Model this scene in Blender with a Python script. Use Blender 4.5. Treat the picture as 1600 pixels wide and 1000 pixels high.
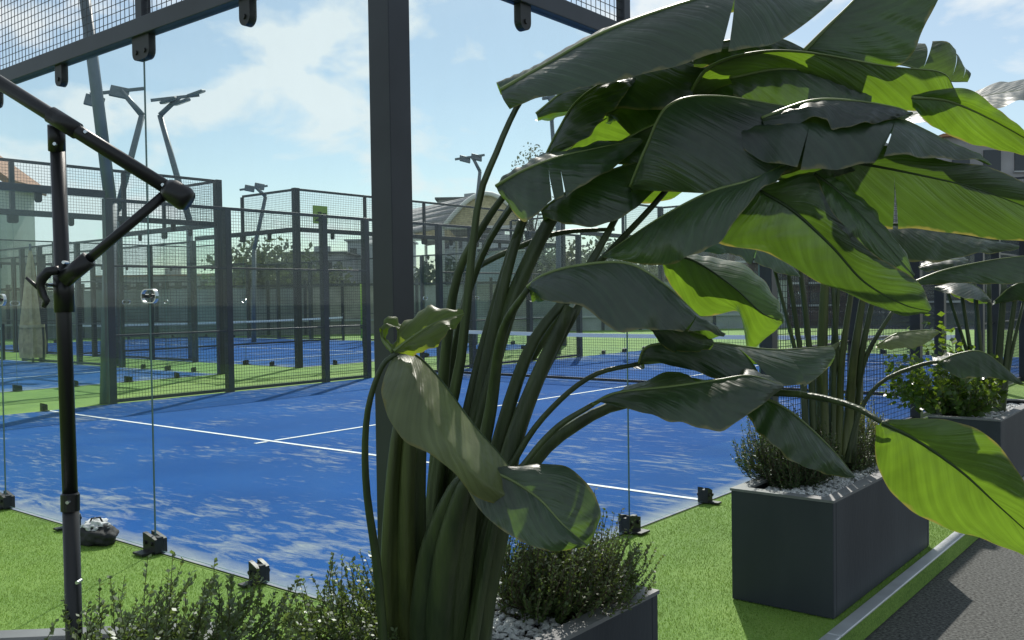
import bpy, bmesh, math, random
from mathutils import Vector, Matrix, noise
random.seed(7)
for o in list(bpy.data.objects): bpy.data.objects.remove(o, do_unlink=True)
S = bpy.context.scene
COL = S.collection
# ------------------------------------------------------------------ camera
CAM = Vector((3.0367, -2.9000, 1.4531)); YAW, PITCH, ROLL, FPX = 0.677687, -0.022768, -0.014831, 1454.25
_f = Vector((-math.sin(YAW)*math.cos(PITCH), math.cos(YAW)*math.cos(PITCH), math.sin(PITCH)))
_r0 = Vector((math.cos(YAW), math.sin(YAW), 0)); _u0 = _r0.cross(_f)
RT = _r0*math.cos(ROLL) + _u0*math.sin(ROLL); UP = _u0*math.cos(ROLL) - _r0*math.sin(ROLL); FW = _f
cd = bpy.data.cameras.new('camera'); cam = bpy.data.objects.new('camera', cd); COL.objects.link(cam)
cd.sensor_width = 36; cd.lens = FPX/1600*36; cd.clip_start = .05; cd.clip_end = 3000
cam.matrix_world = Matrix.Translation(CAM) @ Matrix((RT, UP, -FW)).transposed().to_4x4()
S.camera = cam
S.render.resolution_x, S.render.resolution_y = 1024, 640
# ------------------------------------------------------------------ sky, sun, exposure
SUN_EL = math.radians(44); SAZ = Vector((-.532, .847, 0))
w = bpy.data.worlds.new('World'); S.world = w; w.use_nodes = True
nt = w.node_tree; nt.nodes.clear(); N = nt.nodes.new; LK = nt.links.new
out = N('ShaderNodeOutputWorld'); bg = N('ShaderNodeBackground'); sky = N('ShaderNodeTexSky')
sky.sky_type = 'NISHITA'; sky.sun_disc = False; sky.sun_elevation = SUN_EL
sky.sun_rotation = math.atan2(SAZ.x, SAZ.y); sky.air_density = 1.0; sky.dust_density = .35; sky.ozone_density = 2.2; sky.altitude = 50
tc = N('ShaderNodeTexCoord'); mp = N('ShaderNodeMapping'); mp.inputs['Scale'].default_value = (1.0, 1.0, 1.9); mp.inputs['Location'].default_value = (.35, .1, .3)
n1 = N('ShaderNodeTexNoise'); n1.inputs['Scale'].default_value = 6.5; n1.inputs['Detail'].default_value = 9; n1.inputs['Roughness'].default_value = .52; n1.inputs['Distortion'].default_value = .25
cr = N('ShaderNodeValToRGB'); cr.color_ramp.elements[0].position = .50; cr.color_ramp.elements[1].position = .59
cr.color_ramp.elements[0].color = (.20, .20, .20, 1); cr.color_ramp.elements[1].color = (.9, .9, .9, 1)
mx = N('ShaderNodeMix'); mx.data_type = 'RGBA'; mx.inputs['B'].default_value = (8.2, 8.8, 9.0, 1)
LK(tc.outputs['Generated'], mp.inputs['Vector']); LK(mp.outputs[0], n1.inputs['Vector']); LK(n1.outputs['Fac'], cr.inputs[0])
LK(cr.outputs[0], mx.inputs['Factor']); tint = N('ShaderNodeVectorMath'); tint.operation = 'MULTIPLY'; tint.inputs[1].default_value = (1.05, 1.09, 1.0); LK(sky.outputs[0], tint.inputs[0]); LK(tint.outputs[0], mx.inputs['A']); LK(mx.outputs['Result'], bg.inputs['Color'])
bg.inputs['Strength'].default_value = .105; LK(bg.outputs[0], out.inputs[0])
sd = bpy.data.lights.new('sun', 'SUN'); sd.energy = 5.0; sd.angle = math.radians(.55); sd.color = (1, .95, .86)
sun = bpy.data.objects.new('sun', sd); COL.objects.link(sun)
sv = SAZ.normalized()*math.cos(SUN_EL) + Vector((0, 0, math.sin(SUN_EL)))
sun.rotation_euler = sv.to_track_quat('Z', 'Y').to_euler(); sun.location = (0, 0, 30)
S.view_settings.view_transform = 'Standard'; S.view_settings.look = 'None'; S.view_settings.exposure = 0; S.view_settings.gamma = 1
S.view_settings.use_curve_mapping = False
S.render.engine = 'CYCLES'
S.cycles.transparent_max_bounces = 48; S.cycles.max_bounces = 7; S.cycles.diffuse_bounces = 3; S.cycles.glossy_bounces = 3; S.cycles.transmission_bounces = 4

# ------------------------------------------------------------------ helpers
def P(px, py, d):                     # photo direction + distance -> point of the place
    return CAM + (FW + RT*((px-800)/FPX) + UP*((500-py)/FPX))*d
def G(px, d, z=0):                    # a spot on the ground seen in direction px, d metres ahead
    v = CAM + (FW + RT*((px-800)/FPX))*d; return Vector((v.x, v.y, z))
ROOT = {}
def tag(o, label=None, cat=None, group=None, kind=None):
    if label: o['label'] = label
    if cat: o['category'] = cat
    if group: o['group'] = group
    if kind: o['kind'] = kind
    return o
def thing(name, label, cat, loc=(0, 0, 0), rz=0, group=None):
    o = bpy.data.objects.new(name, None); COL.objects.link(o); o.location = loc; o.rotation_euler.z = rz
    o.empty_display_size = .2; ROOT[o.name] = Vector((0, 0, 0)) if rz else Vector(loc)
    return tag(o, label, cat, group)
def inst(name, mesh, parent, loc=(0, 0, 0), rz=0, kind=None):
    o = bpy.data.objects.new(name, mesh); COL.objects.link(o); o.location = loc; o.rotation_euler.z = rz
    if parent: o.parent = parent; ROOT[o.name] = ROOT.get(parent.name, Vector((0, 0, 0)))
    if kind: o['kind'] = kind
    return o
class MB:
    def __init__(s): s.v = []; s.f = []; s.uv = None
    def box(s, c, size, R=None):
        c = Vector(c); h = Vector(size)/2; b = len(s.v)
        for x, y, z in ((-1,-1,-1),(1,-1,-1),(1,1,-1),(-1,1,-1),(-1,-1,1),(1,-1,1),(1,1,1),(-1,1,1)):
            p = Vector((x*h.x, y*h.y, z*h.z)); s.v.append(c + (R @ p if R else p))
        s.f += [[b+i for i in q] for q in ((0,3,2,1),(4,5,6,7),(0,1,5,4),(1,2,6,5),(2,3,7,6),(3,0,4,7))]
        return s
    def tube(s, pts, rad, n=8, cap=True, squash=None):
        pts = [Vector(p) for p in pts]; b = len(s.v); k = len(pts)
        if not hasattr(rad, '__len__'): rad = [rad]*k
        ref = None
        for i, p in enumerate(pts):
            t = (pts[min(i+1, k-1)] - pts[max(i-1, 0)]).normalized()
            if ref is None: ref = t.orthogonal().normalized()
            a = (ref - t*ref.dot(t)).normalized(); ref = a; c = t.cross(a)
            for j in range(n):
                th = 2*math.pi*j/n; s.v.append(p + (a*math.cos(th) + c*math.sin(th))*rad[i])
        for i in range(k-1):
            for j in range(n):
                j2 = (j+1) % n; s.f.append([b+i*n+j, b+i*n+j2, b+(i+1)*n+j2, b+(i+1)*n+j])
        if cap: s.f.append([b+j for j in range(n)][::-1]); s.f.append([b+(k-1)*n+j for j in range(n)])
        return s
    def bar(s, a, b_, wx, wz):        # rectangular bar between two points
        a = Vector(a); b_ = Vector(b_); t = (b_-a); L = t.length; t.normalize()
        side = t.cross(Vector((0, 0, 1)));
        if side.length < 1e-3: side = Vector((1, 0, 0))
        side.normalize(); up = side.cross(t)
        R = Matrix((side, t, up)).transposed(); return s.box((a+b_)/2, (wx, L, wz), R)
    def prism(s, poly, z0, z1):       # vertical prism from a ground outline
        b = len(s.v); n = len(poly)
        for z in (z0, z1):
            for q in poly: s.v.append(Vector((q[0], q[1], z)))
        s.f.append([b+i for i in range(n)][::-1]); s.f.append([b+n+i for i in range(n)])
        for i in range(n): s.f.append([b+i, b+(i+1) % n, b+n+(i+1) % n, b+n+i])
        return s
    def quad(s, a, b_, c, d):
        b = len(s.v); s.v += [Vector(q) for q in (a, b_, c, d)]; s.f.append([b, b+1, b+2, b+3]); return s
    def mesh(s, name, mat, off=Vector((0, 0, 0)), smooth=False, bevel=0):
        me = bpy.data.meshes.new(name); me.from_pydata([tuple(v-off) for v in s.v], [], s.f)
        if bevel:
            bm = bmesh.new(); bm.from_mesh(me)
            bmesh.ops.bevel(bm, geom=bm.edges[:], offset=bevel, segments=2, affect='EDGES', profile=.5); bm.to_mesh(me); bm.free()
        if s.uv:
            ul = me.uv_layers.new(name='UVMap')
            for l in me.loops: ul.data[l.index].uv = s.uv[l.vertex_index]
        if mat: me.materials.append(mat)
        if smooth: me.polygons.foreach_set('use_smooth', [True]*len(me.polygons))
        me.update(); return me
    def build(s, name, mat, parent=None, smooth=False, bevel=0, kind=None):
        off = ROOT.get(parent.name, Vector((0, 0, 0))) if parent else Vector((0, 0, 0))
        return inst(name, s.mesh(name, mat, off, smooth, bevel), parent, kind=kind)
def crom(pts, n):                     # Catmull-Rom resampling of a list of Vectors
    k = len(pts); r = []
    for i in range(n):
        t = i/(n-1)*(k-1); a = min(int(t), k-2); t -= a
        p0 = pts[a-1] if a else pts[0]*2-pts[1]; p1 = pts[a]; p2 = pts[a+1]; p3 = pts[a+2] if a+2 < k else pts[k-1]*2-pts[k-2]
        r.append(.5*((2*p1) + (p2-p0)*t + (2*p0-5*p1+4*p2-p3)*t*t + (3*p1-p0-3*p2+p3)*t**3))
    return r
# ------------------------------------------------------------------ materials
def mat(name, col, rough=.6, metal=0, spec=.5, nscale=0, namt=.25, bump=0, bscale=None, detail=4, coords='Object', col2=None, stretch=None):
    m = bpy.data.materials.new(name); m.use_nodes = True; t = m.node_tree; b = t.nodes['Principled BSDF']
    b.inputs['Base Color'].default_value = (*col, 1); b.inputs['Roughness'].default_value = rough
    b.inputs['Metallic'].default_value = metal; b.inputs['Specular IOR Level'].default_value = spec
    if nscale or bump:
        tcn = t.nodes.new('ShaderNodeTexCoord'); nz = t.nodes.new('ShaderNodeTexNoise'); nz.inputs['Scale'].default_value = nscale or bscale; nz.inputs['Detail'].default_value = detail
        src = tcn.outputs[coords]
        if stretch:
            mpn = t.nodes.new('ShaderNodeMapping'); mpn.inputs['Scale'].default_value = stretch; t.links.new(src, mpn.inputs[0]); src = mpn.outputs[0]
        t.links.new(src, nz.inputs['Vector'])
        rp = t.nodes.new('ShaderNodeValToRGB'); rp.color_ramp.elements[0].position = .3; rp.color_ramp.elements[1].position = .72
        c2 = col2 or tuple(min(1, c*(1+namt)) for c in col); c1 = tuple(c*(1-namt) for c in col) if not col2 else col
        rp.color_ramp.elements[0].color = (*c1, 1); rp.color_ramp.elements[1].color = (*c2, 1)
        t.links.new(nz.outputs['Fac'], rp.inputs[0]); t.links.new(rp.outputs[0], b.inputs['Base Color'])
        if bump:
            bn = t.nodes.new('ShaderNodeBump'); bn.inputs['Strength'].default_value = bump; bn.inputs['Distance'].default_value = .02
            h = nz
            if bscale and nscale:
                h = t.nodes.new('ShaderNodeTexNoise'); h.inputs['Scale'].default_value = bscale; h.inputs['Detail'].default_value = 3; t.links.new(src, h.inputs['Vector'])
            t.links.new(h.outputs['Fac'], bn.inputs['Height']); t.links.new(bn.outputs[0], b.inputs['Normal'])
    return m
M = {}
M['steel'] = mat('dark_steel', (.030, .034, .044), .42, .2, .5, nscale=3, namt=.22)
M['pole'] = mat('black_pole', (.009, .0095, .011), .38, .1, .5, nscale=5, namt=.25)
M['lamp_grey'] = mat('grey_galvanised', (.13, .16, .18), .5, .3, nscale=2)
M['lamp_face'] = mat('lamp_face', (.45, .5, .52), .3)
M['wire'] = mat('mesh_wire', (.05, .055, .06), .45, .4)
M['black'] = mat('black_plastic', (.012, .013, .014), .5, nscale=20)
M['chrome'] = mat('bolt_chrome', (.6, .62, .64), .25, .9)
M['white_line'] = mat('white_line', (.74, .78, .8), .8, nscale=9, namt=.12)
M['asphalt'] = mat('asphalt', (.072, .075, .071), .9, nscale=70, namt=.9, bump=.5, bscale=120, detail=2)
M['trim'] = mat('alu_trim', (.55, .58, .6), .38, .6, nscale=8, namt=.12)
M['planter'] = mat('planter_grey', (.020, .026, .036), .55, 0, .4, nscale=3.2, bump=.06, bscale=60, stretch=(1, 1, .3), col2=(.040, .048, .060), detail=9)
M['rim'] = mat('planter_rim', (.16, .165, .17), .6, nscale=6, namt=.18)
M['soil'] = mat('soil', (.045, .036, .028), .95, nscale=40, bump=.6)
M['pebble'] = mat('white_pebble', (.62, .63, .63), .7, nscale=6, namt=.22)
M['twig'] = mat('twig', (.09, .065, .045), .8)
M['twig_green'] = mat('green_twig', (.07, .075, .03), .7)
M['net_band'] = mat('net_band', (.85, .86, .88), .8)
M['sign'] = mat('sign_green', (.22, .34, .06), .5)
M['sign_dark'] = mat('sign_dark', (.015, .03, .012), .5)
M['lime'] = mat('lime_pad', (.28, .45, .03), .55)
M['canvas'] = mat('beige_canvas', (.52, .44, .27), .9, nscale=6)
M['bag'] = mat('bag_cloth', (.018, .019, .021), .8, nscale=14, namt=.4, bump=.4)
M['cloth'] = mat('pale_cloth', (.6, .6, .6), .85, nscale=20)
M['wood'] = mat('dry_leaf', (.42, .38, .27), .75, nscale=14, namt=.3)

def glass_mat():
    m = bpy.data.materials.new('tempered_glass'); m.use_nodes = True; t = m.node_tree; t.nodes.clear()
    o = t.nodes.new('ShaderNodeOutputMaterial'); tr = t.nodes.new('ShaderNodeBsdfTransparent'); gl = t.nodes.new('ShaderNodeBsdfGlossy')
    tr.inputs[0].default_value = (.955, .985, .98, 1); gl.inputs['Roughness'].default_value = .02; gl.inputs[0].default_value = (.9, .95, .95, 1)
    lw = t.nodes.new('ShaderNodeLayerWeight'); lw.inputs[0].default_value = .5; pw = t.nodes.new('ShaderNodeMath'); pw.operation = 'POWER'; pw.inputs[1].default_value = 5
    ma = t.nodes.new('ShaderNodeMath'); ma.operation = 'MULTIPLY_ADD'; ma.inputs[1].default_value = .28; ma.inputs[2].default_value = .013; mxs = t.nodes.new('ShaderNodeMixShader')
    t.links.new(lw.outputs['Facing'], pw.inputs[0]); t.links.new(pw.outputs[0], ma.inputs[0]); t.links.new(ma.outputs[0], mxs.inputs[0]); t.links.new(tr.outputs[0], mxs.inputs[1]); t.links.new(gl.outputs[0], mxs.inputs[2]); df = t.nodes.new('ShaderNodeBsdfDiffuse'); df.inputs[0].default_value = (.6, .66, .66, 1); m2 = t.nodes.new('ShaderNodeMixShader')
    tcn = t.nodes.new('ShaderNodeTexCoord'); mpn = t.nodes.new('ShaderNodeMapping'); mpn.inputs['Scale'].default_value = (1, 1, .45); nz = t.nodes.new('ShaderNodeTexNoise'); nz.inputs['Scale'].default_value = 2.2; nz.inputs['Detail'].default_value = 7; nz.inputs['Roughness'].default_value = .65
    mr = t.nodes.new('ShaderNodeMapRange'); mr.inputs['From Min'].default_value = .42; mr.inputs['From Max'].default_value = .75; mr.inputs['To Min'].default_value = .001; mr.inputs['To Max'].default_value = .022
    t.links.new(tcn.outputs['Object'], mpn.inputs[0]); t.links.new(mpn.outputs[0], nz.inputs[0]); t.links.new(nz.outputs[0], mr.inputs[0]); t.links.new(mr.outputs[0], m2.inputs[0]); t.links.new(mxs.outputs[0], m2.inputs[1]); t.links.new(df.outputs[0], m2.inputs[2]); t.links.new(m2.outputs[0], o.inputs[0])
    return m
M['glass'] = glass_mat()
M['edge'] = mat('glass_edge', (.12, .19, .19), .25)

def court_mat():
    m = mat('blue_court', (.03, .13, .5), .85); t = m.node_tree; b = t.nodes['Principled BSDF']; nn = t.nodes.new; lk = t.links.new
    tcn = nn('ShaderNodeTexCoord'); mp1 = nn('ShaderNodeMapping'); mp1.inputs['Scale'].default_value = (1, 1, 1); lk(tcn.outputs['Object'], mp1.inputs[0])
    # fibre grain
    g = nn('ShaderNodeTexNoise'); g.inputs['Scale'].default_value = 130; g.inputs['Detail'].default_value = 3; lk(mp1.outputs[0], g.inputs['Vector'])
    big = nn('ShaderNodeTexNoise'); big.inputs['Scale'].default_value = .9; big.inputs['Detail'].default_value = 5; lk(mp1.outputs[0], big.inputs['Vector'])
    rp = nn('ShaderNodeValToRGB'); rp.color_ramp.elements[0].position = .3; rp.color_ramp.elements[1].position = .7
    rp.color_ramp.elements[0].color = (.006, .060, .235, 1); rp.color_ramp.elements[1].color = (.015, .095, .32, 1)
    mxg = nn('ShaderNodeMath'); mxg.operation = 'MULTIPLY_ADD'; mxg.inputs[1].default_value = .35; lk(g.outputs['Fac'], mxg.inputs[0])
    md = nn('ShaderNodeMath'); md.operation = 'MULTIPLY'; md.inputs[1].default_value = .65; lk(big.outputs['Fac'], md.inputs[0]); lk(md.outputs[0], mxg.inputs[2]); lk(mxg.outputs[0], rp.inputs[0])
    # sand: drift patches broken up by brushed streaks, thicker next to the walls
    pa = nn('ShaderNodeTexNoise'); pa.inputs['Scale'].default_value = .62; pa.inputs['Detail'].default_value = 4; lk(mp1.outputs[0], pa.inputs['Vector'])
    mp2 = nn('ShaderNodeMapping'); mp2.inputs['Rotation'].default_value = (0, 0, math.radians(-38)); mp2.inputs['Scale'].default_value = (1.3, 4.2, 1); lk(tcn.outputs['Object'], mp2.inputs[0])
    st = nn('ShaderNodeTexNoise'); st.inputs['Scale'].default_value = 2.6; st.inputs['Detail'].default_value = 8; st.inputs['Roughness'].default_value = .68; st.inputs['Distortion'].default_value = .5; lk(mp2.outputs[0], st.inputs['Vector'])
    sx = nn('ShaderNodeSeparateXYZ'); lk(tcn.outputs['Object'], sx.inputs[0])
    def dist(sock, c, half):          # 1 at the wall, 0 further than 'half' inside
        a = nn('ShaderNodeMath'); a.operation = 'SUBTRACT'; lk(sock, a.inputs[0]); a.inputs[1].default_value = c
        ab = nn('ShaderNodeMath'); ab.operation = 'ABSOLUTE'; lk(a.outputs[0], ab.inputs[0])
        mr = nn('ShaderNodeMapRange'); mr.inputs['From Min'].default_value = 0; mr.inputs['From Max'].default_value = half; mr.inputs['To Min'].default_value = 1; mr.inputs['To Max'].default_value = 0
        lk(ab.outputs[0], mr.inputs[0]); return mr.outputs[0]
    def mxm(a, c):
        q = nn('ShaderNodeMath'); q.operation = 'MAXIMUM'; lk(a, q.inputs[0]); lk(c, q.inputs[1]); return q.outputs[0]
    wall = mxm(mxm(dist(sx.outputs[0], 0, 2.4), dist(sx.outputs[0], -10, 2.2)), mxm(dist(sx.outputs[1], 0, 1.5), dist(sx.outputs[1], 20, 2)))
    ad = nn('ShaderNodeMath'); ad.operation = 'MULTIPLY_ADD'; ad.inputs[1].default_value = .085; lk(wall, ad.inputs[0])
    s1 = nn('ShaderNodeMath'); s1.operation = 'MULTIPLY'; lk(pa.outputs['Fac'], s1.inputs[0]); s1.inputs[1].default_value = .5
    s2 = nn('ShaderNodeMath'); s2.operation = 'MULTIPLY_ADD'; lk(st.outputs['Fac'], s2.inputs[0]); s2.inputs[1].default_value = .78; lk(s1.outputs[0], s2.inputs[2]); lk(s2.outputs[0], ad.inputs[2])
    rs = nn('ShaderNodeValToRGB'); rs.color_ramp.elements[0].position = .705; rs.color_ramp.elements[1].position = .91; lk(ad.outputs[0], rs.inputs[0])
    rs.color_ramp.elements[1].color = (.85, .85, .85, 1)
    edge = nn('ShaderNodeMath'); edge.operation = 'POWER'
    e1 = mxm(dist(sx.outputs[0], 0, .17), dist(sx.outputs[1], 0, .17)); lk(e1, edge.inputs[0]); edge.inputs[1].default_value = .6
    em = nn('ShaderNodeMath'); em.operation = 'MULTIPLY'; lk(edge.outputs[0], em.inputs[0]); lk(st.outputs['Fac'], em.inputs[1])
    em2 = nn('ShaderNodeMath'); em2.operation = 'MULTIPLY'; lk(em.outputs[0], em2.inputs[0]); em2.inputs[1].default_value = 1.5; em2.use_clamp = True
    fac = mxm(rs.outputs[0], em2.outputs[0])
    mixc = nn('ShaderNodeMix'); mixc.data_type = 'RGBA'; mixc.inputs['B'].default_value = (.36, .39, .38, 1); lk(fac, mixc.inputs['Factor']); lk(rp.outputs[0], mixc.inputs['A'])
    lk(mixc.outputs['Result'], b.inputs['Base Color']); b.inputs['Specular IOR Level'].default_value = .05
    bn = nn('ShaderNodeBump'); bn.inputs['Strength'].default_value = .35; bn.inputs['Distance'].default_value = .01; lk(g.outputs['Fac'], bn.inputs['Height']); lk(bn.outputs[0], b.inputs['Normal'])
    return m
M['court'] = court_mat()
def turf_mat():
    m = mat('green_turf', (.15, .31, .05), .8, spec=.25); t = m.node_tree; b = t.nodes['Principled BSDF']; nn = t.nodes.new; lk = t.links.new
    tcn = nn('ShaderNodeTexCoord'); a = nn('ShaderNodeTexNoise'); a.inputs['Scale'].default_value = 95; a.inputs['Detail'].default_value = 5; a.inputs['Roughness'].default_value = .7; lk(tcn.outputs['Object'], a.inputs[0])
    c = nn('ShaderNodeTexNoise'); c.inputs['Scale'].default_value = 1.6; c.inputs['Detail'].default_value = 6; lk(tcn.outputs['Object'], c.inputs[0])
    rp = nn('ShaderNodeValToRGB'); e = rp.color_ramp.elements; e[0].position = .28; e[0].color = (.04, .085, .016, 1); e[1].position = .72; e[1].color = (.32, .43, .10, 1)
    k = e.new(.5); k.color = (.155, .275, .048, 1)
    q = nn('ShaderNodeMath'); q.operation = 'MULTIPLY_ADD'; q.inputs[1].default_value = .3; lk(c.outputs[0], q.inputs[0])
    q2 = nn('ShaderNodeMath'); q2.operation = 'MULTIPLY'; q2.inputs[1].default_value = .7; lk(a.outputs[0], q2.inputs[0]); lk(q2.outputs[0], q.inputs[2]); lk(q.outputs[0], rp.inputs[0]); lk(rp.outputs[0], b.inputs['Base Color'])
    bn = nn('ShaderNodeBump'); bn.inputs['Strength'].default_value = .5; bn.inputs['Distance'].default_value = .012; lk(a.outputs[0], bn.inputs['Height']); lk(bn.outputs[0], b.inputs['Normal'])
    return m
M['turf'] = turf_mat()
def leaf_mat(name, base, trans, tmix, rough=.36, veins=True, spec=.5):
    m = bpy.data.materials.new(name); m.use_nodes = True; t = m.node_tree; nn = t.nodes.new; lk = t.links.new
    b = t.nodes['Principled BSDF']; o = t.nodes['Material Output']; b.inputs['Roughness'].default_value = rough; b.inputs['Specular IOR Level'].default_value = spec
    tl = nn('ShaderNodeBsdfTranslucent'); ms = nn('ShaderNodeMixShader'); ms.inputs[0].default_value = tmix
    tcn = nn('ShaderNodeTexCoord'); nz = nn('ShaderNodeTexNoise'); nz.inputs['Scale'].default_value = 7; nz.inputs['Detail'].default_value = 4; lk(tcn.outputs['Object'], nz.inputs[0])
    oi = nn('ShaderNodeObjectInfo'); hs = nn('ShaderNodeHueSaturation'); hs2 = nn('ShaderNodeHueSaturation')
    def ramp(c, lo, hi):
        r = nn('ShaderNodeValToRGB'); r.color_ramp.elements[0].position = .3; r.color_ramp.elements[1].position = .7
        r.color_ramp.elements[0].color = (*[x*lo for x in c], 1); r.color_ramp.elements[1].color = (*[x*hi for x in c], 1); return r
    r1 = ramp(base, .75, 1.3); r2 = ramp(trans, .85, 1.15); lk(nz.outputs[0], r1.inputs[0]); lk(nz.outputs[0], r2.inputs[0])
    vr = nn('ShaderNodeMapRange'); vr.inputs['To Min'].default_value = .8; vr.inputs['To Max'].default_value = 1.2; lk(oi.outputs['Random'], vr.inputs[0])
    lk(vr.outputs[0], hs.inputs['Value']); lk(vr.outputs[0], hs2.inputs['Value']); lk(r1.outputs[0], hs.inputs['Color']); lk(r2.outputs[0], hs2.inputs['Color'])
    c1, c2 = hs.outputs[0], hs2.outputs[0]
    if veins:
        uv = nn('ShaderNodeUVMap'); uv.uv_map = 'UVMap'; sp = nn('ShaderNodeSeparateXYZ'); lk(uv.outputs[0], sp.inputs[0])
        ab = nn('ShaderNodeMath'); ab.operation = 'ABSOLUTE'; lk(sp.outputs[1], ab.inputs[0])
        sk = nn('ShaderNodeMath'); sk.operation = 'MULTIPLY_ADD'; sk.inputs[1].default_value = -.35; lk(ab.outputs[0], sk.inputs[0]); lk(sp.outputs[0], sk.inputs[2])
        def vein(freq, ph):
            cv = nn('ShaderNodeCombineXYZ'); q = nn('ShaderNodeMath'); q.operation = 'MULTIPLY'; q.inputs[1].default_value = freq; lk(sk.outputs[0], q.inputs[0])
            lk(q.outputs[0], cv.inputs[0]); y = nn('ShaderNodeMath'); y.operation = 'MULTIPLY'; y.inputs[1].default_value = 2.2; lk(sp.outputs[1], y.inputs[0]); lk(y.outputs[0], cv.inputs[1]); cv.inputs[2].default_value = ph
            z = nn('ShaderNodeTexNoise'); z.inputs['Scale'].default_value = 1; z.inputs['Detail'].default_value = 1; lk(cv.outputs[0], z.inputs[0]); return z.outputs[0]
        v1 = vein(150, 0); v2 = vein(46, 5)
        sm = nn('ShaderNodeMath'); sm.operation = 'MULTIPLY_ADD'; sm.inputs[1].default_value = .35; lk(v1, sm.inputs[0]); lk(v2, sm.inputs[2])
        bn = nn('ShaderNodeBump'); bn.inputs['Strength'].default_value = .5; bn.inputs['Distance'].default_value = .007; lk(sm.outputs[0], bn.inputs['Height']); lk(bn.outputs[0], b.inputs['Normal'])
        mr = nn('ShaderNodeMapRange'); mr.inputs['From Min'].default_value = .35; mr.inputs['From Max'].default_value = .9; mr.inputs['To Min'].default_value = .78; mr.inputs['To Max'].default_value = 1.18; lk(sm.outputs[0], mr.inputs[0])
        def mul(c):
            v = nn('ShaderNodeVectorMath'); v.operation = 'SCALE'; lk(c, v.inputs[0]); lk(mr.outputs[0], v.inputs['Scale']); return v.outputs[0]
        c1, c2 = mul(c1), mul(c2)
    if veins:                          # partly dried margins, also yellowed brighter to paint in a rim light
        ew = nn('ShaderNodeMath'); ew.operation = 'MULTIPLY_ADD'; ew.inputs[1].default_value = .10; nz2 = nn('ShaderNodeTexNoise'); nz2.inputs['Scale'].default_value = 26; lk(tcn.outputs['Object'], nz2.inputs[0])
        lk(nz2.outputs[0], ew.inputs[0]); lk(ab.outputs[0], ew.inputs[2]); er = nn('ShaderNodeMapRange'); er.inputs['From Min'].default_value = .528; er.inputs['From Max'].default_value = .552; lk(ew.outputs[0], er.inputs[0])
        def edge(c, col):
            x = nn('ShaderNodeMix'); x.data_type = 'RGBA'; x.inputs['B'].default_value = (*col, 1); lk(er.outputs[0], x.inputs['Factor']); lk(c, x.inputs['A']); return x.outputs['Result']
        c1 = edge(c1, (.16, .15, .05)); c2 = edge(c2, (.34, .30, .06))
        du = nn('ShaderNodeTexNoise'); du.inputs['Scale'].default_value = 60; du.inputs['Detail'].default_value = 5; lk(tcn.outputs['Object'], du.inputs[0])
        dr_ = nn('ShaderNodeMapRange'); dr_.inputs['From Min'].default_value = .35; dr_.inputs['From Max'].default_value = .7; dr_.inputs['To Min'].default_value = rough-.07; dr_.inputs['To Max'].default_value = rough+.14; lk(du.outputs[0], dr_.inputs[0]); lk(dr_.outputs[0], b.inputs['Roughness'])
    lk(c1, b.inputs['Base Color']); lk(c2, tl.inputs[0]); lk(b.outputs[0], ms.inputs[1]); lk(tl.outputs[0], ms.inputs[2]); lk(ms.outputs[0], o.inputs[0])
    return m
M['leaf'] = leaf_mat('broad_leaf', (.023, .039, .031), (.105, .205, .014), .38, .36, spec=1.0)
M['leaf_thin'] = leaf_mat('sunlit_leaf', (.026, .040, .022), (.165, .30, .016), .40, .38, spec=.7)  # leaf copy with brighter translucent colour, painted lit for the sunlit leaves
M['leaf_young'] = leaf_mat('young_leaf', (.13, .15, .085), (.30, .36, .05), .34, .42)
M['leaf_lime'] = leaf_mat('lime_leaf', (.06, .08, .025), (.30, .42, .02), .42, .4)
M['rib'] = mat('midrib', (.14, .19, .06), .4, nscale=12)
M['rib_dark'] = mat('midrib_dark', (.03, .06, .016), .45, nscale=12)
M['stem'] = mat('leaf_stalk', (.024, .040, .015), .45, nscale=30, bump=.25, bscale=70, stretch=(1, 1, .06), col2=(.062, .088, .030))
M['stem_light'] = mat('leaf_stalk_light', (.040, .056, .018), .45, nscale=30, bump=.25, bscale=70, stretch=(1, 1, .06), col2=(.10, .125, .035))
M['rosemary'] = leaf_mat('small_leaf', (.05, .088, .036), (.15, .23, .04), .3, .5, veins=False, spec=.4)
M['olive'] = leaf_mat('olive_leaf', (.075, .115, .042), (.24, .34, .06), .32, .45, veins=False)
M['boxleaf'] = leaf_mat('oval_leaf', (.085, .125, .05), (.26, .36, .07), .32, .42, veins=False)
M['yellow_bush'] = leaf_mat('golden_leaf', (.16, .18, .03), (.4, .42, .05), .35, .5, veins=False)
M['shrub'] = leaf_mat('glossy_leaf', (.03, .065, .018), (.26, .40, .03), .36, .28, veins=False)
M['far_tree'] = leaf_mat('tree_leaf', (.10, .115, .09), (.13, .16, .08), .25, .6, veins=False)  # greyed and lightened so the colour carries distance haze
M['bark'] = mat('bark', (.07, .06, .05), .9, nscale=12)

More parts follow.
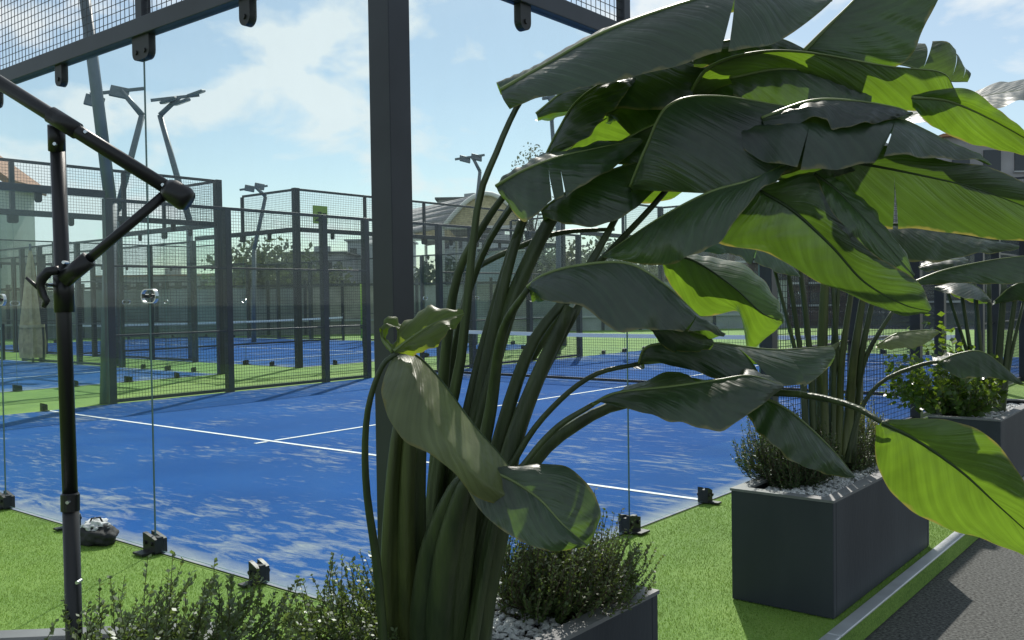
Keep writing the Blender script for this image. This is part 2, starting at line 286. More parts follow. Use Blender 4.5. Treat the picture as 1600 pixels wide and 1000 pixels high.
# ------------------------------------------------------------------ ground
def sheet(name, x0, x1, y0, y1, z, m, kind='structure', parent=None):
    b = MB(); b.quad((x0, y0, z), (x1, y0, z), (x1, y1, z), (x0, y1, z)); o = b.build(name, m, parent)
    if kind: o['kind'] = kind
    return o
sheet('asphalt_ground', -600, 600, -300, 900, -.10, M['asphalt'])
b = MB(); b.box((-34.17, 13, -.046), (71.66, 46, .092)); tf = b.build('turf', M['turf']); tf['kind'] = 'structure'
b = MB()
for i in range(10): b.box((1.628, -8+i*3+1.5, -.018), (.064, 2.994, .052))
kb = b.build('kerb_trim', M['trim'], bevel=.004); kb['kind'] = 'structure'
def turf_pile():
    import numpy as np
    rg = np.random.default_rng(5); P_ = []
    for (x0, x1, y0, y1) in ((-4.6, 1.60, -1.95, -.03), (.03, 1.60, -.03, 4.2)):
        n = int((x1-x0)*(y1-y0)*13000); P_.append(np.c_[rg.uniform(x0, x1, n), rg.uniform(y0, y1, n)])
    p = np.concatenate(P_); n = len(p); a = rg.uniform(0, 6.283, n); w_ = rg.uniform(.0011, .0019, n); h = rg.uniform(.006, .013, n); l = rg.normal(0, .004, (n, 2))
    v = np.zeros((n, 3, 3)); dx, dy = np.cos(a)*w_, np.sin(a)*w_
    v[:, 0, 0] = p[:, 0]-dx; v[:, 0, 1] = p[:, 1]-dy; v[:, 1, 0] = p[:, 0]+dx; v[:, 1, 1] = p[:, 1]+dy; v[:, 2, 0] = p[:, 0]+l[:, 0]; v[:, 2, 1] = p[:, 1]+l[:, 1]; v[:, 2, 2] = h; v[:, :2, 2] = -.001
    me = bpy.data.meshes.new('turf_pile'); me.vertices.add(n*3); me.vertices.foreach_set('co', v.ravel()); me.loops.add(n*3); me.loops.foreach_set('vertex_index', np.arange(n*3)); me.polygons.add(n); me.polygons.foreach_set('loop_start', np.arange(n)*3); me.update(calc_edges=True); me.validate()
    me.materials.append(M['blade']); o = inst('turf_pile', me, None, kind='stuff'); tag(o, 'short bright green pile of the artificial turf along the cage', 'turf pile')
M['blade'] = leaf_mat('turf_blade', (.18, .31, .055), (.30, .44, .07), .25, .55, veins=False, spec=.3)
turf_pile()
def court(loc, rz):
    c = MB(); c.quad((-10, 0, 0), (0, 0, 0), (0, 20, 0), (-10, 20, 0)); o = c.build('padel_court', M['court']); o['kind'] = 'structure'; o.location = loc; o.rotation_euler.z = rz
    def ln(x0, x1, y0, y1):
        l = MB(); l.quad((x0, y0, .004), (x1, y0, .004), (x1, y1, .004), (x0, y1, .004)); inst('line', l.mesh('line', M['white_line']), o)
    ln(-9.96, -.04, 3.025, 3.075); ln(-9.96, -.04, 16.925, 16.975); ln(-5.025, -4.975, 2.85, 3.0); ln(-5.025, -4.975, 3.1, 16.9); ln(-5.025, -4.975, 17, 17.15)
    return o
COURTS = [((0, 0, .006), 0), ((-13.5, 8.15, .006), math.pi/2), ((-13.5, 20.15, .006), math.pi/2), ((-10.0, 48, .006), math.pi)]
for l, a in COURTS[:3]: court(l, a)

# ------------------------------------------------------------------ court enclosures
def wires(L, H, sp=.05, r=.0026):     # welded mesh in the plane x(0..L), z(0..H)
    b = MB()
    def rod(a, c, ax):
        k = len(b.v); a = Vector(a); c = Vector(c)
        for e in (a, c):
            for q in ((r, 0), (-r*.6, r), (-r*.6, -r)):
                b.v.append(e + (Vector((q[0], q[1], 0)) if ax == 'z' else Vector((0, q[0], q[1]))))
        for j in range(3): b.f.append([k+j, k+(j+1) % 3, k+3+(j+1) % 3, k+3+j])
    n = round(L/sp)
    for i in range(1, n): rod((i*sp, 0, 0), (i*sp, 0, H), 'z')
    for i in range(1, round(H/sp)): rod((0, r*1.8, i*sp), (L, r*1.8, i*sp), 'x')
    return b.mesh('wire_mesh', M['wire'])
W = {}
def wm(L, H):
    k = (round(L, 3), round(H, 3))
    if k not in W: W[k] = wires(L, H)
    return W[k]
MS = {}
def sh(key, fn):
    if key not in MS: MS[key] = fn()
    return MS[key]
def boxm(key, size, m, bev=.004, zc=None): return sh(key, lambda: MB().box((0, 0, size[2]/2 if zc is None else zc), size).mesh(key[0] if isinstance(key, tuple) else key, m, bevel=bev))
def tab_mesh(wide):
    b = MB(); n = 10; rr = .045; x0 = wide/2
    out = [(-x0-rr, .06)] + [(-x0-rr*math.cos(a), -.09-rr*math.sin(a)) for a in [math.pi/2*i/5 for i in range(6)]] + [(x0+rr*math.sin(a), -.09-rr*math.cos(a)) for a in [math.pi/2*i/5 for i in range(6)]] + [(x0+rr, .06)]
    k = len(out)
    for y in (-.022, .022):
        for q in out: b.v.append(Vector((q[0], y, q[1])))
    b.f.append(list(range(k))); b.f.append(list(range(k, 2*k))[::-1])
    for i in range(k): b.f.append([i, k+i, k+(i+1) % k, (i+1) % k])
    for sx in ((-x0, x0) if wide else (0,)): b.tube([(sx, -.03, -.09), (sx, .03, -.09)], .014, 8)
    return b.mesh('glass_clamp', M['black'])
def bracket_mesh(wide):
    b = MB(); w2 = wide/2
    for y in (-.03, .024):
        b.v_ = None
        k = len(b.v); pr = [(-w2, 0), (w2, 0), (w2, .082), (w2*.3, .094), (-w2*.5, .106), (-w2, .11)]
        for yy in (y-.012, y+.012):
            for q in pr: b.v.append(Vector((q[0], yy, q[1])))
        m_ = len(pr); b.f.append([k+i for i in range(m_)]); b.f.append([k+m_+i for i in range(m_)][::-1])
        for i in range(m_): b.f.append([k+i, k+m_+i, k+m_+(i+1) % m_, k+(i+1) % m_])
    b.box((0, -.003, .046), (wide*.97, .0335, .09)); b.box((0, -.075, .006), (wide*.8, .08, .012))
    for sx in (-w2*.5, w2*.5): b.tube([(sx, -.055, .055), (sx, .045, .055)], .012, 8)
    return b.mesh('floor_bracket', M['black'])
def plate_mesh():
    b = MB(); n = 9; rr = .042; x0 = .040
    out = [(x0+rr*math.sin(a), rr*math.cos(a)) for a in [math.pi*i/(n-1) for i in range(n)]] + [(-x0-rr*math.sin(a), -rr*math.cos(a)) for a in [math.pi*i/(n-1) for i in range(n)]]
    k = len(out); inn = [(q[0]*.9, q[1]*.84) for q in out]
    for y, ring in ((-.010, out), (-.010, inn), (.010, inn), (.010, out)):
        for q in ring: b.v.append(Vector((q[0], y, q[1])))
    for a in range(4):
        for i in range(k): b.f.append([a*k+i, a*k+(i+1) % k, ((a+1) % 4)*k+(i+1) % k, ((a+1) % 4)*k+i])
    return b.mesh('joint_plate', M['chrome'])
def bolt_mesh():
    return MB().tube([(0, -.022, 0), (0, .022, 0)], .012, 10).mesh('bolt', M['black'])
def glass_panel_mesh(L, H):
    b = MB(); g = .0015
    b.box((L/2, 0, H/2+.01), (L-2*g, .010, H-.02)); me = b.mesh('glass_panel', M['glass']); me.materials.append(M['edge'])
    for p in me.polygons:
        if abs(p.normal.y) < .5: p.material_index = 1
    return me
def cage(name, label, loc, rz, far_glass=True):
    T = thing(name, label, 'court cage', loc, rz); ROOT[T.name] = Vector((0, 0, 0))
    post4 = boxm('post4', (.13, .13, 3.96), M['steel']); post3 = boxm('post3', (.11, .11, 3.0), M['steel'])
    up = boxm('upper_post', (.07, .06, .81), M['steel'])
    tab1, tab2 = sh('t1', lambda: tab_mesh(0)), sh('t2', lambda: tab_mesh(.09))
    br1, br2 = sh('b1', lambda: bracket_mesh(.07)), sh('b2', lambda: bracket_mesh(.13))
    for x in (0, -10):
        for y in (0, 20): inst('corner_post', post4, T, (x+(.016 if x == 0 else -.016), y+(.012 if y == 0 else -.012), 0))
    def run(org, ang, L, joints_from=0):     # one 3 m glass wall with 1 m mesh on top along local +x from org
        ca, sa = math.cos(ang), math.sin(ang)
        def at(s, off=0, z=0): return (org[0]+s*ca-off*sa, org[1]+s*sa+off*ca, z)
        inst('beam', boxm(('beam', L), (L-.17, .08, .10), M['steel']), T, at(L/2, 0, 3.0), ang)
        inst('top_rail', boxm(('top_rail', L), (L-.17, .05, .05), M['steel']), T, at(L/2, 0, 3.905), ang)
        n = round(L/2)
        for i in range(n):
            s0 = i*2 + (.085 if i == 0 else 0); s1 = (i+1)*2 - (.085 if i == n-1 else 0)
            inst('glass_panel', sh(('gp', round(s1-s0, 3)), lambda: glass_panel_mesh(s1-s0, 3.0)), T, at(s0), ang)
            inst('wire_mesh', wm(2, .80), T, at(i*2, 0, 3.10), ang, kind='stuff')
            inst('glass_clamp', tab1, T, at(i*2+1, 0, 3.0), ang); inst('floor_bracket', br1, T, at(i*2+1, 0, .008), ang)
            if i:
                inst('upper_post', up, T, at(i*2, 0, 3.092), ang)
                inst('glass_clamp', tab2, T, at(i*2, 0, 3.0), ang); inst('floor_bracket', br2, T, at(i*2, 0, .008), ang)
                pl = inst('joint_plate', sh('pl', plate_mesh), T, at(i*2, 0, 1.5), ang); [inst('bolt', sh('bo', bolt_mesh), pl, (sx, 0, 0)) for sx in (-.036, .036)]
    run((-10, 0), 0, 10); run((-10, 20), 0, 10)
    for x in (0, -10):
        sgn = 1 if x == 0 else -1
        for (ya, yb, dr) in ((0, 4, 1), (20, 16, -1)):
            ang = dr*math.pi/2
            def at(s, z): return (x, ya+dr*s, z)
            for i in range(2):
                s0 = i*2+(.085 if i == 0 else 0); s1 = (i+1)*2-(.058 if i else 0)
                inst('glass_panel', sh(('gp', round(s1-s0, 3)), lambda: glass_panel_mesh(s1-s0, 3.0)), T, at(s0, 0), ang)
                inst('glass_clamp', tab1, T, at(i*2+1, 3.0), ang); inst('floor_bracket', br1, T, at(i*2+1, .008), ang)
            inst('glass_clamp', tab2, T, at(2, 3.0), ang); inst('floor_bracket', br2, T, at(2, .008), ang)
            pl = inst('joint_plate', sh('pl', plate_mesh), T, at(2, 1.5), ang); [inst('bolt', sh('bo', bolt_mesh), pl, (sx, 0, 0)) for sx in (-.036, .036)]
            inst('beam', boxm('beam4', (3.84, .08, .10), M['steel']), T, at(2.012, 3.0), ang)
            inst('wire_mesh', wm(2, .80), T, at(0, 3.10), ang, kind='stuff'); inst('top_rail', boxm('tr2', (1.88, .05, .05), M['steel']), T, at(1.03, 3.905), ang)
            inst('upper_post', up, T, at(2.0, 3.102), ang)
        ys = [4, 6, 8, 9, 11, 12, 14, 16]
        for y in ys: inst('post', post3, T, (x+.045*sgn, y, 0))
        for (a, c) in ((4, 6), (6, 8), (8, 9), (11, 12), (12, 14), (14, 16)):
            L = c-a
            inst('wire_mesh', wm(L, 2.95), T, (x, a, .03), math.pi/2, kind='stuff')
            for z, th in ((.02, .05), (.99, .022), (2.0, .03), (2.955, .05)): inst('rail', boxm(('rail', L, th), (L-.004, .03, th), M['steel']), T, (x+.012*sgn, a+L/2, z), math.pi/2)
        inst('rail', boxm(('rail', 2, .05), (2-.004, .03, .05), M['steel']), T, (x+.012*sgn, 10, 2.955), math.pi/2)
    return T
def net(loc, rz, label):
    T = thing('court_net', label, 'net', loc, rz, 'padel court nets'); ROOT[T.name] = Vector((0, 0, 0))
    inst('net_mesh', sh('netm', lambda: wires(9.8, .74, .045, .0022)), T, (-9.9, 0, .05), 0, 'stuff')
    def band():
        b = MB(); n = 24
        for i in range(n):
            x0, x1 = -9.9+9.8*i/n, -9.9+9.8*(i+1)/n; q = lambda x: .80 + .05*((x+5)/5)**2
            b.box(((x0+x1)/2, 0, (q(x0)+q(x1))/2), (x1-x0, .02, .065), Matrix.Rotation(-math.atan2(q(x1)-q(x0), x1-x0), 3, 'Y'))
        return b.mesh('net_band', M['net_band'])
    inst('net_band', sh('nb', band), T); inst('bottom_cord', sh('bc', lambda: MB().box((-5, 0, .05), (9.8, .03, .045)).mesh('bottom_cord', M['black'])), T)
    for x in (-9.93, -.07): inst('net_post', boxm('np', (.07, .07, .98), M['steel']), T, (x, 0, 0))
cage('court_enclosure', 'dark steel and glass court cage in the foreground around the nearest blue court', (0, 0, 0), 0)
cage('court_enclosure', 'glass court cage at far left, behind the thin grey mast and folded beige parasol', (-13.5, 8.15, 0), math.pi/2)
cage('court_enclosure', 'distant glass court cage whose nearest corner carries the small square green sign', (-13.5, 20.15, 0), math.pi/2)
net((0, 10.35, .008), 0, 'long low net across the nearest court, seen behind the plant stalks')
for (l, a), s in zip(COURTS[1:3], ('net of the far left court behind the folded parasol', 'net of the distant court behind the green sign')):
    R = Matrix.Rotation(a, 3, 'Z') @ Vector((0, 10, 0)); net((l[0]+R.x, l[1]+R.y, .008), a, s)

# small green square sign on the far cage, lime pads
sg = thing('square_sign', 'small square green sign with dark emblem on the distant cage top', 'sign', (-13.42, 11.05, 3.3))
c = Vector((-13.40, 10.72, 3.40)); b = MB(); b.box(c, (.03, .40, .40)); b.build('panel', M['sign'], sg)
def sgp(pts):
    b = MB(); k = len(pts)
    for xx in (c.x+.0155, c.x+.019):
        for y, z in pts: b.v.append(Vector((xx, c.y+y, c.z+z)))
    b.f.append(list(range(k, 2*k)));
    for i in range(k): b.f.append([i, (i+1) % k, k+(i+1) % k, k+i])
    b.build('emblem', M['sign_dark'], sg)
sgp([(-.10, .06), (.02, .065), (.03, .02), (-.06, .015)]); sgp([(.05, .04), (.17, .045), (.16, -.01), (.08, -.03), (.10, -.16), (.03, -.165), (.05, -.05)]); sgp([(-.17, -.15), (-.05, -.145), (-.06, -.09), (-.14, -.11)])
def pad(px, d, z0, z1, label, wpx):
    g = G(px, d); w_ = wpx/FPX*d; t = thing('post_padding', label, 'padding', (g.x, g.y, 0), 0, 'lime post paddings')
    b = MB(); b.tube([(g.x, g.y, z0), (g.x, g.y, z1)], w_/2, 10); b.build('pad', M['lime'], t, smooth=True)
    b = MB(); b.tube([(g.x, g.y, -.05), (g.x, g.y, z0+.01)], w_*.3, 8); b.build('post', M['steel'], t)
    b = MB(); z = z0+(z1-z0)*.2; b.tube([(g.x, g.y, z-.03), (g.x, g.y, z+.03)], w_*.54, 10); b.build('strap', M['black'], t)
pad(568, 30, .25, 2.0, 'bright lime padded post left of the big corner post', 9)
pad(146, 34, .55, 1.75, 'thin lime padded post just right of the black stand', 5)

# ------------------------------------------------------------------ floodlight masts
def mast(label, foot, knee, bend, tip, r, heads, hs):
    T = thing('floodlight_mast', label, 'floodlight', foot, 0, 'bent floodlight masts')
    b = MB(); b.tube([Vector(foot), knee], [r*1.2, r*1.15], 10); b.build('column', M['lamp_grey'], T, True)
    b = MB(); b.tube([knee, bend], [r*1.1, r*.95], 10); b.build('leaning_pole', M['lamp_grey'], T, True)
    b = MB(); b.tube([bend, tip], [r*.95, r*.8], 10); b.build('arm', M['lamp_grey'], T, True)
    side = (RT*.93 + FW*.35 + UP*.2).normalized(); drop = Vector((0, 0, -1))
    b = MB(); b.bar(tip-side*hs*1.4, tip+side*hs*1.0, .07, .07); b.build('crossbar', M['lamp_grey'], T)
    for q in heads:
        c = tip + side*hs*q[0] + UP*hs*q[1]; R = (Matrix.Rotation(YAW, 3, 'Z') @ Matrix.Rotation(math.radians(q[2]), 3, 'X') @ Matrix.Rotation(math.radians(q[3]), 3, 'Y'))
        b = MB(); b.box(c, (hs*.85, hs*.62, hs*.14), R); l = b.build('lamp_head', M['lamp_grey'], T, bevel=.02)
        b = MB(); b.box(c + R @ Vector((0, 0, -hs*.075)), (hs*.72, hs*.5, hs*.02), R); b.build('lamp_glass', M['lamp_face'], l)
mast('thick mast leaning left and running out of the picture top', (-10.2, 4.0, 0), P(173, 318, 13.8), P(128, -40, 13.4), P(190, -190, 13.2), .085, ((.5, 0, 50, 20), (-.5, 0, 50, 20)), .6)
mast('bent mast with two lamps tilted left, beside the glass seam', G(183, 22), P(183, 330, 22), P(222, 180, 22), P(190, 142, 22), .075, ((-1.2, -.35, 60, 25), (-.1, -.05, 60, 20)), .5)
mast('bent mast with flat lamps reaching right', G(298, 24), P(296, 345, 24), P(250, 180, 24), P(280, 152, 24), .075, ((.1, -.25, 12, -18), (.85, .12, 12, -18), (-.5, -.1, 12, -18)), .5)
mast('small distant mast with lamps left of the square green sign', G(396, 34), P(397, 390, 34), P(415, 307, 34), P(400, 293, 34), .07, ((-.55, 0, 60, 20), (.3, .05, 60, 20)), .42)
mast('distant mast with lamps just right of the corner post', G(742, 30), P(742, 350, 30), P(750, 268, 30), P(738, 245, 30), .06, ((-.6, -.1, 50, 20), (.35, -.1, 50, 20)), .42)
mast('distant mast half hidden by the top left leaf', G(872, 24), P(872, 330, 24), P(862, 187, 24), P(880, 150, 24), .055, ((-.6, -.1, 50, 20), (.35, -.1, 50, 20)), .42)

# ------------------------------------------------------------------ far background
M['b_conc'] = mat('far_concrete', (.40, .42, .43), .9, nscale=.4, namt=.2); M['b_brown'] = mat('far_brown', (.33, .33, .34), .9, nscale=.5, namt=.25)  # building tones lightened: distance haze painted into the colour
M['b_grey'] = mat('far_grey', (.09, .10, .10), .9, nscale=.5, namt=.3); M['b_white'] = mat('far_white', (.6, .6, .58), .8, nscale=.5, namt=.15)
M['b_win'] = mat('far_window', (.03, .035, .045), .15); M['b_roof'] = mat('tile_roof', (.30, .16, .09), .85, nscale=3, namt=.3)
M['tent'] = mat('tent_fabric', (.30, .29, .30), .8, nscale=.8, namt=.12); M['tent_w'] = mat('tent_edge', (.62, .62, .6), .7); M['wallpanel'] = mat('wall_panel', (.25, .27, .27), .7, nscale=.8, namt=.35); M['wallpanel2'] = mat('wall_panel_dark', (.16, .175, .175), .7, nscale=1.2, namt=.35); M['wallpanel3'] = mat('wall_panel_warm', (.30, .28, .25), .8, nscale=1.5, namt=.3)  # wall panel colours lightened to offset shade and suggest haze
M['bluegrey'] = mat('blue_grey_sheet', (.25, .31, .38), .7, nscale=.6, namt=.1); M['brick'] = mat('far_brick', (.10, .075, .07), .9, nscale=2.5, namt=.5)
def building(label, px0, px1, d, z1, m, nwx, nwz, roof=None, depth=8, wz=(1.2, 1.1), rt=0, z0=-.1):
    a, c_ = G(px0, d), G(px1, d+rt); T = thing('building', label, 'building', ((a.x+c_.x)/2, (a.y+c_.y)/2, z0))
    t = (c_-a); L = t.length; t.normalize(); n = Vector((t.y, -t.x, 0))      # n faces the camera
    if n.dot(FW) > 0: n = -n
    bk = -n*depth
    b = MB(); b.prism([a, c_, c_+bk, a+bk], z0, z1); wl = b.build('wall', m, T)
    R = Matrix((t, n, Vector((0, 0, 1)))).transposed()
    for i in range(nwx):
        for j in range(nwz):
            ww = L/nwx*.55; hh = (z1-.6)/max(nwz, 1)*.5; cc = a + t*(L*(i+.5)/nwx) + Vector((0, 0, .8+(z1-.8)*(j+.42)/nwz))
            b = MB(); b.box(cc+n*.02, (ww, .10, hh), R); wn = b.build('window', M['b_win'], T)
            b = MB(); b.box(cc+n*.09-Vector((0, 0, hh/2+.06)), (ww*1.15, .14, .1), R); b.build('sill', M['b_conc'], wn)
    if roof:
        b = MB(); b.prism([a-t*.3+n*.4, c_+t*.3+n*.4, c_+t*.3+bk, a-t*.3+bk], z1, z1+.18)
        rr = b.build('roof', roof, T); mid = (a+c_)/2 + bk*.5
        b = MB(); b.box((mid.x, mid.y, z1+.55), (1.2, 1.2, .8)); b.build('chimney', M['b_conc'], rr)
    return T, a, c_, t, n
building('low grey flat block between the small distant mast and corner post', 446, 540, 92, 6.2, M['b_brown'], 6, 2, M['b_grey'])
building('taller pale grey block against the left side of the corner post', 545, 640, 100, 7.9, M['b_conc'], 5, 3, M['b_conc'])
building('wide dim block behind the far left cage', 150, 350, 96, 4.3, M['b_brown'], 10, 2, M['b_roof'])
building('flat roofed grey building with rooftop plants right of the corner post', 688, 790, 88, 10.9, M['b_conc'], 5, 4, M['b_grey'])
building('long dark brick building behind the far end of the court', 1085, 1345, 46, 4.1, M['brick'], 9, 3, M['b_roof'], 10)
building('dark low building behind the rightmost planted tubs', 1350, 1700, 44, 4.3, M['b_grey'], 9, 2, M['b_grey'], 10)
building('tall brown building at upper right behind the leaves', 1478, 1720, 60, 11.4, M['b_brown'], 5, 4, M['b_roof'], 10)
# tile-roofed house, far left edge
T = thing('house', 'small grey house with orange tiled roof at the left edge', 'house', G(-20, 50)); a = G(-150, 50); c_ = G(14, 50); bk = FW*3; bk.z = 0
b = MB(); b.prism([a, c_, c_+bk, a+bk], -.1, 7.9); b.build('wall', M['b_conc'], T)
e0 = Vector((a.x, a.y, 9.2)); l = [Vector((c_.x, c_.y, 7.8))+RT*.45, Vector((a.x, a.y, 12.4)), Vector((a.x, a.y, 12.8)), Vector((c_.x, c_.y, 8.2))+RT*.5]
b = MB(); k = 4
for off in (-FW*.5, FW*3.5):
    for q in l: b.v.append(q+off)
b.f += [[0, 1, 2, 3], [7, 6, 5, 4]] + [[i, 4+i, 4+(i+1) % 4, (i+1) % 4] for i in range(4)]; b.build('roof', M['b_roof'], T)
for px in (-8, -30):
    q = G(px, 49.98, 5.9); R = Matrix.Rotation(YAW, 3, 'Z'); b = MB(); b.box(q, (.5, .06, .9), R); b.build('window', M['b_win'], T)
# arched tents
def tent(label, pxa, pxb, d, pyt, pye, fabric, ln=9):
    a, c_ = G(pxa, d), G(pxb, d); mid = (a+c_)/2; ze = P(800, pye, d).z; zt = P(800, pyt, d).z; T = thing('arched_tent', label, 'tent', (mid.x, mid.y, 0), 0, 'arched tents')
    back = (FW*.86 - RT*.5); back.z = 0; back = back.normalized()*ln
    n = 14; arc = [a.lerp(c_, i/n) + Vector((0, 0, ze+(zt-ze)*math.sin(math.pi*i/n))) for i in range(n+1)]
    b = MB()
    for i in range(n): b.quad(arc[i], arc[i+1], arc[i+1]+back, arc[i]+back)
    rf = b.build('roof', fabric, T, True)
    md = rf.modifiers.new('th', 'SOLIDIFY'); md.thickness = .05
    b = MB(); b.tube(arc, .13, 6); b.tube([arc[0], arc[-1]], .10, 6); b.build('front_arch', M['tent_w'], T, True)
    b = MB(); b.v = [p+FW*.25 for p in arc]; b.f = [list(range(n+1))]; b.build('gable', M['canvas'], T)
    b = MB()
    for q in (a, c_, a+back, c_+back): b.tube([Vector((q.x, q.y, -.1)), Vector((q.x, q.y, ze))], .1, 8)
    b.build('legs', M['b_white'], T)
tent('grey arched tent with white edge just right of the corner post', 694, 830, 52, 302, 355, M['tent'])
tent('far grey arched tent roof beside the flat building', 640, 752, 66, 325, 372, M['tent'])
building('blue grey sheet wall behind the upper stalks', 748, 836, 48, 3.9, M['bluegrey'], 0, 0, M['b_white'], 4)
# dark perimeter wall: panels between posts
T = thing('perimeter_wall', 'long dark grey panelled wall behind the far courts', 'wall', G(400, 41))
for i in range(24):
    x0, x1 = -160+i*58, -160+(i+1)*58; a, c_ = G(x0, 41), G(x1, 41); t = (c_-a).normalized(); R = Matrix((t, Vector((-t.y, t.x, 0)), Vector((0, 0, 1)))).transposed()
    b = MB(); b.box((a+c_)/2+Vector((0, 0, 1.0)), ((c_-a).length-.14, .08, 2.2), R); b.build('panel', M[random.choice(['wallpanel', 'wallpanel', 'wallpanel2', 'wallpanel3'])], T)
    b = MB(); b.box(a+Vector((0, 0, 1.15)), (.13, .16, 2.5), R); b.build('post', M['steel'], T)
for z, th, m in ((2.18, .1, 'steel'), (.62, .09, 'b_conc')):
    b = MB(); b.bar(G(-160, 40.9, z), G(1232, 40.9, z), .06, th); b.build('rail', M[m], T)
# closed parasol
g = G(50, 24); T = thing('folded_parasol', 'folded beige parasol behind the black pole at left', 'parasol', (g.x, g.y, 0))
b = MB(); n = 16
for k, (z, r) in enumerate(((.02+.10, .30), (.5, .33), (1.2, .26), (2.0, .16), (2.75, .06), (2.95, .02))):
    for j in range(n): th = 2*math.pi*j/n; rr = r*(1 if j % 2 else .72); b.v.append(g+Vector((rr*math.cos(th), rr*math.sin(th), z)))
for k in range(5):
    for j in range(n): b.f.append([k*n+j, k*n+(j+1) % n, (k+1)*n+(j+1) % n, (k+1)*n+j])
b.build('canopy', M['canvas'], T); b = MB(); b.tube([g+Vector((0, 0, -.02)), g+Vector((0, 0, 3.05))], .03, 8); b.build('pole', M['lamp_grey'], T)
b = MB(); b.tube([g+Vector((0, 0, .9)), g+Vector((0, 0, .98))], .30, 12); b.build('tie_strap', M['canvas'], T)
# trees
def tree(label, px, d, h, w_, n, leaf, trunk_h=None, seed=0, group='trees behind the far courts', clumps=14, kindm='far_tree'):
    rd = random.Random(seed); g = G(px, d, -.1); T = thing('tree', label, 'tree', g, 0, group); th = trunk_h or h*.45
    b = MB(); b.tube([g, g+Vector((.1, .05, th*.5)), g+Vector((0, .1, th)), g+Vector((.1, 0, h*.8))], [.2, .16, .11, .03], 8)
    cl = []
    for i in range(clumps):
        a = rd.uniform(0, 6.28); rr = rd.uniform(.1, 1)**.6*w_*.5; z = th*.7+(h-th*.7)*rd.uniform(.05, .92); k = 1-.75*max(0, (z-th)/(h-th))**2; c = g+Vector((math.cos(a)*rr*k, math.sin(a)*rr*k, z)); cl.append((c, rd.uniform(.18, .32)*w_))
        if i % 2: b.tube([g+Vector((0, 0, th*rd.uniform(.6, 1))), c], [.06, .02], 5)
    b.build('trunk', M['bark'], T, True); b = MB()
    for i in range(n):
        c, r = rd.choice(cl); v = Vector((rd.gauss(0, 1), rd.gauss(0, 1), rd.gauss(0, .8))); v = v.normalized()*r*rd.random()**.4; p = c+v
        x = Vector((rd.gauss(0, 1), rd.gauss(0, 1), rd.gauss(0, 1))).normalized(); y = x.orthogonal().normalized(); s = leaf*rd.uniform(.6, 1.4)
        b.quad(p-x*s, p-y*s*.55, p+x*s, p+y*s*.55)
    b.build('crown', M[kindm], T, kind='stuff')
TL = [('rounded dim tree left of the small distant mast', 420, 50, 4.9, 5, 1600), ('dim tree low beneath the flat grey block', 500, 52, 3.6, 5, 1400), ('dark tree under the arched tent', 690, 54, 3.6, 5, 1400),
      ('green tree seen between the upper stalks', 865, 50, 4.6, 4.5, 1600), ('green tree behind the middle of the plant stalks', 930, 52, 4.9, 5, 1500), ('dark tree left of the brick building', 1040, 50, 4.2, 5, 1400)]
for i, q in enumerate(TL): tree(q[0], q[1], q[2], q[3]*.82, q[4]*1.3, q[5]*2, .16, seed=30+i, trunk_h=q[3]*.25, clumps=26)
tree('tall sparse tree whose twiggy top shows left of the leaves', 830, 46, 9.2, 2.2, 900, .07, 6.0, seed=77, clumps=22)

# ------------------------------------------------------------------ kerb side planters
def planter(name, label, org, ang, Lx, Ly, H):
    T = thing(name, label, 'planter', (org[0], org[1], 0), 0, 'dark grey box planters')
    R = Matrix.Rotation(ang, 3, 'Z'); o = Vector((org[0], org[1], 0)); q = lambda x, y, z: o + R @ Vector((x, y, z))
    wl = .035
    for (x0, x1, y0, y1) in ((0, Lx, 0, wl), (0, Lx, Ly-wl, Ly), (0, wl, wl+.001, Ly-wl-.001), (Lx-wl, Lx, wl+.001, Ly-wl-.001)):
        b = MB(); b.box(q((x0+x1)/2, (y0+y1)/2, H/2+.004), (x1-x0, y1-y0, H), R); b.build('side_panel', M['planter'], T, bevel=.004)
    b = MB(); rw = .06; z = H+.010
    for (x0, x1, y0, y1) in ((-.004, Lx+.004, -.004, rw), (-.004, Lx+.004, Ly-rw, Ly+.004), (-.004, rw, rw, Ly-rw), (Lx-rw, Lx+.004, rw, Ly-rw)):
        b.box(q((x0+x1)/2, (y0+y1)/2, z), (x1-x0-.0005, y1-y0-.0005, .012), R)
    b.build('rim', M['rim'], T)
    b = MB(); b.box(q(Lx/2, Ly/2, H-.09), (Lx-2*wl-.004, Ly-2*wl-.004, .10), R); b.build('soil', M['soil'], T)
    return T, q
def pebbles(label, q, Lx, Ly, H, n, seed):
    rd = random.Random(seed); b = MB()
    base = [(0, 0, 1), (.9, 0, .3), (.28, .86, .3), (-.72, .53, .3), (-.72, -.53, .3), (.28, -.86, .3), (0, 0, -.7)]
    fs = [(0, 1, 2), (0, 2, 3), (0, 3, 4), (0, 4, 5), (0, 5, 1), (6, 2, 1), (6, 3, 2), (6, 4, 3), (6, 5, 4), (6, 1, 5)]
    for i in range(n):
        s = rd.uniform(.008, .017); c = q(rd.uniform(.075, Lx-.075), rd.uniform(.075, Ly-.075), H-.034+rd.uniform(0, .02)); k = len(b.v); R = Matrix.Rotation(rd.uniform(0, 6), 3, 'Z') @ Matrix.Rotation(rd.uniform(-.8, .8), 3, 'X')
        for v in base: b.v.append(c + R @ Vector((v[0]*s*rd.uniform(.8, 1.3), v[1]*s*rd.uniform(.8, 1.2), v[2]*s*.75)))
        b.f += [[k+j for j in f] for f in fs]
    o = b.build('gravel', M['pebble'], kind='stuff'); return tag(o, label, 'gravel')
pA, qA = planter('box_planter', 'dark grey box planter under the big plant, its corner at bottom centre', (1.07, -1.33), 0, .5, .96, .52)
pB, qB = planter('box_planter', 'dark grey box planter standing on the turf edge at right', (1.07, 1.19), 0, .49, 1.53, .52)
